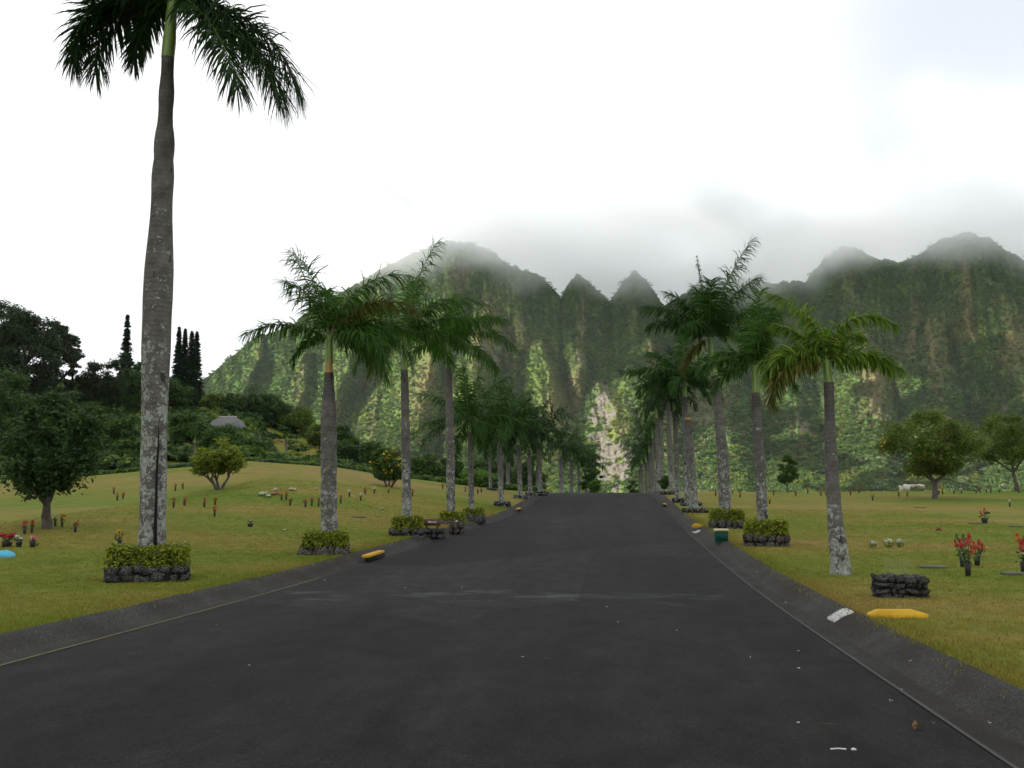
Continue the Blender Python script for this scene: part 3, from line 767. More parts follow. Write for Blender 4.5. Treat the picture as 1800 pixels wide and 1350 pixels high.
P = np.stack([Xm[sel_v, sel_u], Ym[sel_v, sel_u], Zm[sel_v, sel_u]], -1) + rng.normal(0, 1.0, (len(sel_u), 3)) * [1.2, .6, .6]
vb = vv[sel_v]; db = dry[sel_v, sel_u]; bb = bright[sel_v, sel_u]
sz = np.interp(vb, [0, .15, .4, 1], [2.9, 2.3, 1.5, 1.2]) * rng.uniform(.4, 1.7, len(P))
wh = rng.integers(0, 2, len(P))
u01 = rng.random(len(P))
lightp = fbm(pxs[sel_u] / 30 + 7, vb * 12, 4, 151)
wh = np.where(u01 < .02 + bb * .5 + np.clip((lightp - .56) * 5, 0, .8), 2, wh)  # lighter clumps follow the painted sunlit areas and random patches
wh = np.where(u01 > 1 - db * .75, 3, wh)
pale = (fbm(pxs[sel_u] / 25, vb * 14, 3, 141) > .63) & (vb < .42) & (rng.random(len(P)) < .28)
wh = np.where(pale, 4, wh)
sz = np.where(pale, sz * 1.1, sz)
scatter('mountain_forest', P, np.stack([sz, sz, sz * .9], -1), rng.uniform(0, 6.28, len(P)), protos, wh)

# ---------------------------------------------------------------- cloud: an unseen deck added to shade the valley, the bank on the crest
def cloud_mat():
    m, N, L, b = new_mat('cloud')
    d = N.new('ShaderNodeBsdfDiffuse'); d.inputs['Color'].default_value = (0.80, 0.82, 0.85, 1)
    t = N.new('ShaderNodeBsdfTranslucent'); t.inputs['Color'].default_value = (0.66, 0.68, 0.71, 1)
    mx = N.new('ShaderNodeMixShader'); mx.inputs[0].default_value = 0.5
    L.new(d.outputs[0], mx.inputs[1]); L.new(t.outputs[0], mx.inputs[2])
    L.new(mx.outputs[0], N['Material Output'].inputs['Surface'])
    return m
ALT = 430.0
gx = np.arange(-1000, 760, 20.0); gy = np.arange(-900, 660, 20.0)
GX, GY = np.meshgrid(gx, gy)
GZ = ALT + (fbm(GX / 160, GY / 160, 4, 201) - .5) * 60
# how thick the deck is: closed over the valley, ragged where it ends towards the mountain
LAND = GY + ALT * SUN_DIR.y / -SUN_DIR.z
dens = 1 - sstep(90, 165, GY + (fbm(GX / 90, GY / 90, 4, 211) - .5) * 150)
# a second, broken part out of view, shaped to shade the wall's right half
shade_bank = (GX > -520 + (fbm(GX / 120, GY / 120, 3, 221) - .5) * 160) & (GY < 640) & (fbm(GX / 75, GY / 75, 4, 231) > .46)
keepc = ((dens > .5) | shade_bank)[:-1, :-1]
i = (np.arange(len(gy) - 1)[:, None] * len(gx) + np.arange(len(gx) - 1)[None])[keepc]
deck = link('cloud', mesh('cloud', np.stack([GX, GY, GZ], -1), [np.stack([i, i + 1, i + len(gx) + 1, i + len(gx)], -1)], cloud_mat(), True))
tag(deck, kind='stuff')

def fog_mat():
    m = bpy.data.materials.new('fog'); m.use_nodes = True
    N, L = m.node_tree.nodes, m.node_tree.links
    N.remove(N['Principled BSDF'])
    v = N.new('ShaderNodeVolumePrincipled')
    v.inputs['Color'].default_value = (0.955, 0.970, 0.995, 1); v.inputs['Anisotropy'].default_value = 0.2
    co = N.new('ShaderNodeTexCoord').outputs['Object']
    sx = N.new('ShaderNodeSeparateXYZ'); L.new(co, sx.inputs[0])
    n = nodes_noise(N, L, co, 0.012, 3, 0.55, (1, 1, 1.6))
    # base height falls to the right of the middle and rises over the right-hand peaks
    xr = N.new('ShaderNodeValToRGB')
    mr = N.new('ShaderNodeMapRange'); mr.inputs['From Min'].default_value = -420; mr.inputs['From Max'].default_value = 400
    L.new(sx.outputs['X'], mr.inputs['Value']); L.new(mr.outputs[0], xr.inputs[0])
    e = xr.color_ramp.elements
    tab = [(-420, 140), (-330, 135), (-250, 145), (-180, 160), (-120, 176), (-60, 166), (0, 152), (60, 146), (120, 140), (180, 152), (230, 176), (300, 176), (400, 158)]
    while len(e) < len(tab): e.new(.5)
    for k, (x_, z_) in enumerate(tab):
        e[k].position = (x_ + 420) / 820; e[k].color = ((z_ - 80) / 160,) * 3 + (1,)
    base = mathn(N, L, 'ADD', mathn(N, L, 'MULTIPLY', xr.outputs[0], 160), 80)
    hgt = mathn(N, L, 'SUBTRACT', sx.outputs['Z'], base)
    hgt = mathn(N, L, 'ADD', hgt, mathn(N, L, 'MULTIPLY', mathn(N, L, 'SUBTRACT', n, 0.5), 70))
    # the bank hangs out over the slope: higher the farther it is from the crest, and farther out on the right
    fr = N.new('ShaderNodeMapRange'); fr.interpolation_type = 'SMOOTHSTEP'
    fr.inputs['From Min'].default_value = -230; fr.inputs['From Max'].default_value = -150; fr.inputs['To Min'].default_value = 700; fr.inputs['To Max'].default_value = 690
    L.new(sx.outputs['X'], fr.inputs['Value'])
    over = mathn(N, L, 'MAXIMUM', mathn(N, L, 'SUBTRACT', 800, sx.outputs['Y']), 0.0)
    hgt = mathn(N, L, 'SUBTRACT', hgt, mathn(N, L, 'MULTIPLY', over, 0.42))
    front = mathn(N, L, 'SUBTRACT', sx.outputs['Y'], fr.outputs[0])
    fm = N.new('ShaderNodeMapRange'); fm.interpolation_type = 'SMOOTHSTEP'; fm.inputs['From Min'].default_value = 0; fm.inputs['From Max'].default_value = 60
    L.new(mathn(N, L, 'ADD', front, mathn(N, L, 'MULTIPLY', mathn(N, L, 'SUBTRACT', n, 0.5), 160)), fm.inputs['Value'])
    d = N.new('ShaderNodeMapRange'); d.interpolation_type = 'SMOOTHSTEP'
    d.inputs['From Min'].default_value = -4; d.inputs['From Max'].default_value = 40; d.inputs['To Max'].default_value = 0.030
    L.new(hgt, d.inputs['Value'])
    u = N.new('ShaderNodeMapRange'); u.interpolation_type = 'SMOOTHSTEP'       # it thins out again above the crest
    u.inputs['From Min'].default_value = 40; u.inputs['From Max'].default_value = 105; u.inputs['To Min'].default_value = 1.0; u.inputs['To Max'].default_value = 0.0
    L.new(hgt, u.inputs['Value'])
    lf = N.new('ShaderNodeMapRange'); lf.interpolation_type = 'SMOOTHSTEP'; lf.inputs['From Min'].default_value = -250; lf.inputs['From Max'].default_value = -110
    L.new(mathn(N, L, 'ADD', sx.outputs['X'], mathn(N, L, 'MULTIPLY', mathn(N, L, 'SUBTRACT', n, 0.5), 50)), lf.inputs['Value'])
    far_ = N.new('ShaderNodeMapRange'); far_.interpolation_type = 'SMOOTHSTEP'; far_.inputs['From Min'].default_value = 560; far_.inputs['From Max'].default_value = 720; far_.inputs['To Min'].default_value = 0.4
    L.new(sx.outputs['Y'], far_.inputs['Value'])
    dd_ = mathn(N, L, 'MULTIPLY', mathn(N, L, 'MULTIPLY', d.outputs[0], u.outputs[0]), mathn(N, L, 'MULTIPLY', fm.outputs[0], far_.outputs[0]))
    L.new(mathn(N, L, 'MULTIPLY', dd_, lf.outputs[0]), v.inputs['Density'])
    L.new(v.outputs[0], N['Material Output'].inputs['Volume'])
    return m
fb = MB().box((0, 800, 222), (1500, 480, 284))
fog = fb.build('cloud_bank', fog_mat())
tag(fog, kind='stuff')

hm = bpy.data.materials.new('haze'); hm.use_nodes = True
N, L = hm.node_tree.nodes, hm.node_tree.links
N.remove(N['Principled BSDF'])
v = N.new('ShaderNodeVolumePrincipled'); v.inputs['Color'].default_value = (0.86, 0.92, 1.0, 1); v.inputs['Density'].default_value = 0.00006
L.new(v.outputs[0], N['Material Output'].inputs['Volume'])
tag(MB().box((0, 480, 175), (3600, 1400, 400)).build('haze', hm), 'thin pale air between the lawns and the mountain', 'haze', kind='stuff')
# ---------------------------------------------------------------- royal palms
def frond_geo(e0, bend, L, nl, ll, rg, plume=0.6, lw=0.032, curl=1.0):
    """a feather leaf in the local XZ plane: rachis, leaflets on both sides hanging in several planes"""
    n = 22
    s = np.linspace(0, 1, n)
    th = np.radians(e0 - bend * s ** 1.25)
    dx = np.cos(th) * L / (n - 1); dz = np.sin(th) * L / (n - 1)
    x = np.concatenate([[0], np.cumsum(dx[:-1])]); z = np.concatenate([[0], np.cumsum(dz[:-1])])
    sway = rg.normal(0, .05) * L
    y = sway * s ** 2
    P = np.stack([x, y, z], -1)
    rachis = MB().tube(P, np.interp(s, [0, .15, 1], [.034, .022, .004]) * (L / 2.8) ** .5, 5, False)
    ts = np.linspace(.10, .995, nl); 
    V = []; F4 = []; F3 = []; nv = 0
    for side in (-1, 1):
        t = np.clip(ts + rg.normal(0, .004, nl), 0.05, 1)
        p = np.stack([np.interp(t, s, P[:, k]) for k in range(3)], -1)
        a_ = np.radians(e0 - bend * t ** 1.25)
        T = np.stack([np.cos(a_), np.zeros(nl), np.sin(a_)], -1)
        U = np.stack([-np.sin(a_), np.zeros(nl), np.cos(a_)], -1)
        Sd = np.zeros((nl, 3)); Sd[:, 1] = side
        ang = np.radians(np.interp(t, [0.1, .6, 1], [68, 60, 32])) + rg.normal(0, .10, nl)
        lift = rg.normal(0.10, plume, nl) + np.where(rg.random(nl) < .5, .35, -.35) * plume
        D = T * np.cos(ang)[:, None] + (Sd * np.cos(lift)[:, None] + U * np.sin(lift)[:, None]) * np.sin(ang)[:, None]
        ln = ll * np.interp(t, [.05, .2, .55, .85, 1], [.65, 1.0, 1.08, 1.0, .72]) * rg.uniform(.85, 1.15, nl)
        droop = (0.30 + 0.35 * rg.random(nl)) * curl
        w_ = lw * np.interp(t, [.05, .5, 1], [.8, 1, .6])
        Wd = np.cross(D, U + rg.normal(0, .35, (nl, 3))); Wd /= np.linalg.norm(Wd, axis=1)[:, None] + 1e-9
        pts = [p]; d = D.copy()
        for k in range(3):
            d = d + np.array([0, 0, -1.0]) * (droop * (.55 + .35 * k))[:, None]
            d /= np.linalg.norm(d, axis=1)[:, None]
            pts.append(pts[-1] + d * (ln / 3)[:, None])
        hw = [w_ * .35, w_ * .5, w_ * .40]
        rows = [(pts[k] - Wd * hw[k][:, None], pts[k] + Wd * hw[k][:, None]) for k in range(3)]
        Vs = np.stack([rows[0][0], rows[0][1], rows[1][0], rows[1][1], rows[2][0], rows[2][1], pts[3]], 1).reshape(-1, 3)
        b = nv + np.arange(nl)[:, None] * 7
        F4.append(np.concatenate([b + np.array([0, 1, 3, 2]), b + np.array([2, 3, 5, 4])]))
        F3.append(b + np.array([4, 5, 6]))
        V.append(Vs); nv += nl * 7
    rv = np.concatenate(rachis.v); rq = np.concatenate(rachis.f[4]) + nv
    V = np.concatenate(V + [rv])
    q = np.concatenate(F4 + [rq]); t3 = np.concatenate(F3)
    midx = np.concatenate([np.zeros(len(q) - len(rq), int), np.ones(len(rq), int), np.zeros(len(t3), int)])
    return V, [q, t3], midx

_fr_cache = {}
def frond_mesh(e0, bend, L, nl, ll, leaf, seed, plume=.6, lw=.032, shared=False, curl=1.0):
    key = (round(e0 / 15), round(bend / 15), nl, leaf, seed % 2) if shared else None
    if key in _fr_cache: return _fr_cache[key]
    V, F, mi = frond_geo(e0, bend, L, nl, ll, np.random.default_rng(seed), plume, lw, curl)
    me = mesh('frond', V, F, [M[leaf], M['rachis']], False, midx=mi)
    if shared: _fr_cache[key] = me
    return me

def trunk_mesh(P0, P1, r_tab, seed, sides=14, rings=46, bow=0.0):
    """P0..P1 local; r_tab: (h, radius) pairs"""
    rg = np.random.default_rng(seed)
    P0, P1 = np.array(P0, float), np.array(P1, float)
    h = np.linspace(0, 1, rings)
    C = P0 + (P1 - P0) * h[:, None]
    off = np.sin(np.pi * h) * bow
    C[:, 0] += off
    r = np.interp(h, [a for a, _ in r_tab], [b for _, b in r_tab])
    r = r * (1 + (fbm(h * 16, h * 0 + seed, 2, seed) - .5) * .10)
    th = np.linspace(0, 2 * np.pi, sides, endpoint=False)
    irr = 1 + (vnoise(np.cos(th)[None] * 1.5 + 5 + h[:, None] * 3, np.sin(th)[None] * 1.5 + h[:, None] * 9, seed) - .5) * .10
    V = np.stack([C[:, 0:1] + r[:, None] * irr * np.cos(th), C[:, 1:2] + r[:, None] * irr * np.sin(th), np.repeat(C[:, 2:3], sides, 1)], -1).reshape(-1, 3)
    i = np.arange(rings - 1)[:, None] * sides; j = np.arange(sides)[None]; j2 = (j + 1) % sides
    q = np.stack([i + j, i + j2, i + sides + j2, i + sides + j], -1).reshape(-1, 4)
    V = np.vstack([V, C[-1:]]); jj = np.arange(sides); e = (rings - 1) * sides
    t = np.stack([e + jj, e + (jj + 1) % sides, np.full(sides, rings * sides)], -1)
    return V, [q, t], np.append(np.repeat(h, sides), 1.0)

def crown_random(rg, n=13, L=2.7, low=-5):
    out = []
    for k in range(n):
        a = k / (n - 1)
        out.append((k * 137.5 + rg.uniform(-18, 18), 84 - (84 - low) * a ** .85 + rg.uniform(-6, 6), 25 + 75 * a + rg.uniform(-10, 12), L * rg.uniform(.85, 1.1) * (0.8 + .2 * math.sin(math.pi * min(1, a + .2)))))
    return out

GOLD = 'royal palms lining the avenue'
palm_no = 0
def palm(base, top_px, shaft_px, r_px, fronds, label, leaf='palm_leaf', seed=None, nl=46, ll=None, rust=0.0, shared=False, bow=0.0, plume=.6, spear=None, shaft_w=None, group=GOLD, name='royal_palm', lw=.034, curl=1.0):
    """base: world point. top_px: photograph pixel of the trunk top, shaft_px: of the crownshaft top, r_px: (h, width in px) pairs"""
    global palm_no
    palm_no += 1
    seed = seed or palm_no * 13
    Yb_ = base.y
    T = at_depth(*top_px, Yb_); C = at_depth(*shaft_px, Yb_)
    T.y += .0
    root = tag(empty(name, base), label, 'palm tree', group)
    m = Yb_ / F_PX
    tab = [(h, w_ * m / 2) for h, w_ in r_px]
    lt = T - base; lc = C - base
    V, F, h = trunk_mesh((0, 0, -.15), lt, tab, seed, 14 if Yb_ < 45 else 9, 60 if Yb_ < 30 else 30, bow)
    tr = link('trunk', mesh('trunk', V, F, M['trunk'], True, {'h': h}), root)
    rt = tab[-1][1]; sw = (shaft_w * m / 2) if shaft_w else rt * .75
    V, F, h = trunk_mesh(lt - Vector((0, 0, .02)), lc, [(0, rt * .98), (.08, sw * 1.12), (.4, sw), (1, sw * .72)], seed + 1, 12, 14)
    sh = link('crownshaft', mesh('crownshaft', V, F, M['shaft'], True, {'h': h}), root)
    sh['rust'] = float(rust)
    rg = np.random.default_rng(seed + 5)
    for k, fr in enumerate(fronds):
        az, e0, bend, L = fr[:4]
        fl = (fr[4] * 1.08 if len(fr) > 4 else (ll or L * .22))
        me = frond_mesh(e0, bend, L, nl, fl, fr[5] if len(fr) > 5 else leaf, seed * 31 + k, plume, lw * (2.4 if Yb_ > 62 else 2.1 if Yb_ > 40 else 1.25 if Yb_ > 28 else 1), shared, curl)
        s = 1.0 if not shared else L / 2.7
        link('frond', me, root, lc + Vector((0, 0, -.03 - .05 * rg.random())), (0, 0, R(az)), (s, s, s))
    if spear:
        p = at_depth(*spear, Yb_) - base
        MB().tube(np.linspace(np.array(lc), np.array(p), 5), [.022, .02, .016, .012, .006], 6).build('spear_leaf', M['dead_rachis'], root)
    return root

# -------- stone planters
def stone_proto(seed):
    rg = np.random.default_rng(seed)
    g = [-1, 0, 1]; idx = {}; V = []
    for x in g:
        for y in g:
            for z in g:
                if (x, y, z) != (0, 0, 0):
                    p = np.array([x, y, z], float); l = np.linalg.norm(p)
                    p = p / l * (0.55 + .45 * l) * np.array([.5, .5, .5]) * (1 + rg.normal(0, .13))
                    p += rg.normal(0, .085, 3)
                    idx[(x, y, z)] = len(V); V.append(p)
    F = []
    for ax in range(3):
        for sg in (-1, 1):
            o = [a for a in range(3) if a != ax]
            for i_ in (-1, 0):
                for j_ in (-1, 0):
                    q = []
                    for (u, v_) in ((i_, j_), (i_ + 1, j_), (i_ + 1, j_ + 1), (i_, j_ + 1)):
                        c = [0, 0, 0]; c[ax] = sg; c[o[0]] = u; c[o[1]] = v_; q.append(idx[tuple(c)])
                    if (sg > 0) == (ax == 1): q = q[::-1]
                    F.append(q)
    return np.array(V), np.array(F)
STV = [stone_proto(300 + k) for k in range(7)]
STONES = [mesh('stone', V, [F], M['lava'], False) for V, F in STV]
STONES_B = [mesh('stone', V, [F], M['lava_brown'], False) for V, F in STV]

def stone_wall_cells(length, height, rg, sx, sz):
    """uneven courses of stones over a wall face: (u, z, w, h)"""
    out = []; nz = max(1, round(height / sz)); z = 0
    hs = rg.uniform(.8, 1.2, nz); hs = hs / hs.sum() * height
    for k in range(nz):
        u = -length / 2
        nx = max(2, round(length / sx)); ws = rg.uniform(.45, 1.7, nx); ws = ws / ws.sum() * length
        for w_ in ws:
            out.append((u + w_ / 2, z + hs[k] / 2, w_, hs[k])); u += w_
        z += hs[k]
    return out

def planter(c, w_, d_, h_, label, rz=0.0, stones=True, seed=1, brown=False, sx=.20, sz=.17, dz=0.0, group='stone planters round the palms', soil=True, name='stone_planter', cat='planter', rough_=1.0):
    root = tag(empty(name, c + Vector((0, 0, dz)), rz), label, cat, group)
    rg = np.random.default_rng(seed)
    t = .13
    core = MB()
    core.box((0, -d_ / 2 + t / 2 + .03, h_ / 2 - .08), (w_ - .08, t * .7, h_ + .10)).box((0, d_ / 2 - t / 2 - .03, h_ / 2 - .08), (w_ - .08, t * .7, h_ + .10))
    core.box((-w_ / 2 + t / 2 + .03, 0, h_ / 2 - .081), (t * .7, d_ - .30, h_ + .098)).box((w_ / 2 - t / 2 - .03, 0, h_ / 2 - .081), (t * .7, d_ - .30, h_ + .098))
    core.build('mortar', M['mortar'], root)
    if soil: MB().box((0, 0, h_ * .35 - .05), (w_ - 2 * t - .06, d_ - 2 * t - .06, h_ * .7)).build('soil', M['soil'], root)
    protos_ = STONES_B if brown else STONES
    joined = MB()
    for side, length, ax in (('f', w_, 0), ('b', w_, 0), ('l', d_ - .24, 1), ('r', d_ - .24, 1)):
        sg = -1 if side in 'fl' else 1
        for (u, z, sw, shh) in stone_wall_cells(length, h_ + .12, rg, sx, sz):
            z -= .12
            dp = t * (1.22 + rg.uniform(-.24, .26) * rough_); z += rg.uniform(-.02, .02) * rough_
            off = (d_ if ax == 0 else w_) / 2 - dp / 2 + rg.uniform(-.012, .02)
            pos = (u, sg * off, z) if ax == 0 else (sg * off, u, z)
            size = (sw * .97, dp, shh * .98) if ax == 0 else (dp, sw * .97, shh * .98)
            k = int(rg.integers(0, 7)); rot = R(rg.uniform(-16, 16) + (180 if rg.random() < .5 else 0))
            if stones:
                link('stone', protos_[k], root, pos, (0, rot if ax == 0 else 0, R(rg.uniform(-5, 5))), size)
            else:
                V, F = STV[k]
                joined.add(V * np.array(size) + np.array(pos), F)
    if not stones:
        o = joined.build('stones', M['lava_brown' if brown else 'lava'], root)
        o['kind'] = 'stuff'
    return root

def hedge(c, w_, d_, h_, label, rz=0.0, seed=1, n=4200, hole=.26, hole_at=(0, 0), size=.030, leaf='hedge_leaf', group='clipped hedges in the stone planters', name='hedge'):
    """a clipped box hedge that closes round the trunk"""
    rg = np.random.default_rng(seed)
    root = tag(empty(name, c, rz), label, 'hedge', group)
    core = MB(); q = .07
    iw, idp, ih = w_ - 2 * q, d_ - 2 * q, h_ - q
    # four inner blocks leave the trunk free
    for (cx_, cy_, bw, bd) in ((hole_at[0], -(idp / 2 + hole) / 2 + hole_at[1] / 2, iw, idp / 2 - hole + hole_at[1]), (hole_at[0], (idp / 2 + hole) / 2 + hole_at[1] / 2, iw, idp / 2 - hole - hole_at[1])):
        if bd > .05: core.box((0, cy_, ih / 2 - .04), (iw, bd, ih - .02))
    for sg in (-1, 1):
        bw = iw / 2 - hole - sg * hole_at[0]
        if bw > .05: core.box((sg * (iw / 2 - bw / 2), hole_at[1], ih / 2 - .041), (bw, 2 * hole - .004, ih - .024))
    core.build('twigs', M['hedge_inner'], root)
    P = rg.uniform(-.5, .5, (n, 3)); Nn = np.zeros((n, 3)); f = rg.random(n)
    wt = np.array([w_ * h_, w_ * h_, d_ * h_, d_ * h_, w_ * d_ * 1.2]); wt = np.cumsum(wt / wt.sum())
    k = np.searchsorted(wt, f)
    inset = rg.uniform(-.14, .06, n) ** 1
    for kk, (ax, sg) in enumerate(((1, -1), (1, 1), (0, -1), (0, 1), (2, 1))):
        s_ = k == kk
        P[s_, ax] = sg * .5; Nn[s_, ax] = sg
    P[:, 2] += .5
    P *= np.array([w_, d_, h_])
    P += Nn * inset[:, None] * .6
    P[:, 2] += (fbm(P[:, 0] * 5 + seed, P[:, 1] * 5, 3, seed) - .5) * .12 * (P[:, 2] / h_)
    P[:, :2] *= 1 + (fbm(P[:, 0] * 4 + 9, P[:, 2] * 4 + P[:, 1] * 3, 3, seed + 3) - .5)[:, None] * .16
    ok = (np.hypot(P[:, 0] - hole_at[0], P[:, 1] - hole_at[1]) > hole * .72) 
    V, F = leaf_quads(P[ok], Nn[ok] + np.array([0, 0, .5]), size, rg, .6)
    link('leaves', mesh('leaves', V, [F], M[leaf]), root)
    return root

def planter_at(pl, pr, pb, h_px, depth_ratio=.92):
    """front edge seen between pixel columns pl..pr at row pb -> centre, width, depth, height"""
    g = ground_hit((pl + pr) / 2, pb)
    m = g.y / F_PX
    w_ = (pr - pl) * m
    d_ = w_ * depth_ratio
    a = math.atan2(g.x, g.y) * .85          # the boxes face the bend of the drive
    c = on_ground(g.x + math.sin(a) * d_ / 2, g.y + math.cos(a) * d_ / 2)
    c.z = g.z
    global BOX_RZ
    BOX_RZ = -a
    return c, w_, d_, h_px * m

# ---- the left row
c, w_, d_, h_ = planter_at(184, 328, 1024, 30)
c1 = c.copy()
planter(c, w_, d_, h_, 'dark lava stone planter under the tall near palm on the left lawn', BOX_RZ, seed=11, sx=.19, sz=.15, dz=.0)
_b = at_depth(267, 972, c.y + .06)
hedge(c + Vector((0.0, 0, h_ - .04)), w_ * .92, d_ * .90, .29, 'clipped yellow-green hedge round the tall near palm on the left', BOX_RZ, 1, 9000, .27, (_b.x - c.x, .06), .026)
_b = at_depth(267, 972, c.y + .06); _b.z = c.z + .10
P_L1 = palm(_b, (295, 100), (306, -22),
    [(0, 50), (.15, 47), (.35, 49), (.54, 52), (.60, 50), (.64, 46), (.68, 40), (.72, 38.5), (.755, 40.5), (.776, 39), (.794, 34), (.82, 37.5), (.843, 35), (.87, 27.5), (.897, 27), (.92, 29), (.942, 27.5), (.958, 23.5), (.984, 23.5), (.988, 25), (1, 24)],
    [(-4, -26, 50, 2.85, .72), (-30, -34, 42, 2.7, .68), (10, -12, 66, 2.9, .72), (24, -16, 60, 2.6, .66), (179, 12, 112, 2.45, .60), (170, 4, 104, 2.3, .58), (186, 6, 100, 2.3, .56), (158, -22, 66, 1.5, .42), (70, 55, 60, 2.8), (110, 50, 70, 2.7), (300, 76, 40, 2.7), (20, 80, 20, 2.6), (350, 60, 70, 2.7), (190, 70, 50, 2.6)],
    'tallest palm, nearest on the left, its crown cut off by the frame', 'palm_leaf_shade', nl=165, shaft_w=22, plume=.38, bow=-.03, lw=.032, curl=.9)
# a thin dark tube drawn down its trunk
pts = []
for (qx, qy) in ((279, 737), (278, 780), (276, 830), (274, 880), (273, 930), (272, 975)):
    p = at_depth(qx + rng.uniform(-.8, .8), qy, P_L1.location.y - .215); pts.append(np.array(p - P_L1.location))
MB().tube(np.array(pts), [.004, .014, .020, .021, .026, .030], 6).build('dark_line', M['dark_hole'], P_L1)

def row(spec):
    for s in spec:
        pl, pr, pb, hp = s['planter']
        c, w_, d_, h_ = planter_at(pl, pr, pb, hp)
        planter(c, w_, d_, h_, s['plabel'], BOX_RZ, s.get('stones', False), s['seed'], s.get('brown', False), sx=s.get('sx', .2), sz=s.get('sz', .17))
        if 'hedge' in s:
            hl, hr, hh, lab = s['hedge']
            m = c.y / F_PX
            hx = ((hl + hr) / 2 - (pl + pr) / 2) * m
            hedge(c + Vector((hx, 0, h_ - .05)), (hr - hl) * m, d_ * .88, hh * m, lab, BOX_RZ, s['seed'], s.get('hn', 3600), .24, (((s['base'] - (hl + hr) / 2) * m), .0), s.get('hs', .034), s.get('hleaf', 'hedge_leaf'))
        if 'palm' in s:
            bx = (s['base'] - (pl + pr) / 2) * c.y / F_PX
            b = c + Vector((bx, 0, h_ * .3))
            palm(b, *s['palm'][:3], s['fronds'], s['label'], **s.get('kw', {}))
rr = lambda seed, n=13, L=2.7, low=-5: crown_random(np.random.default_rng(seed), n, L, low)
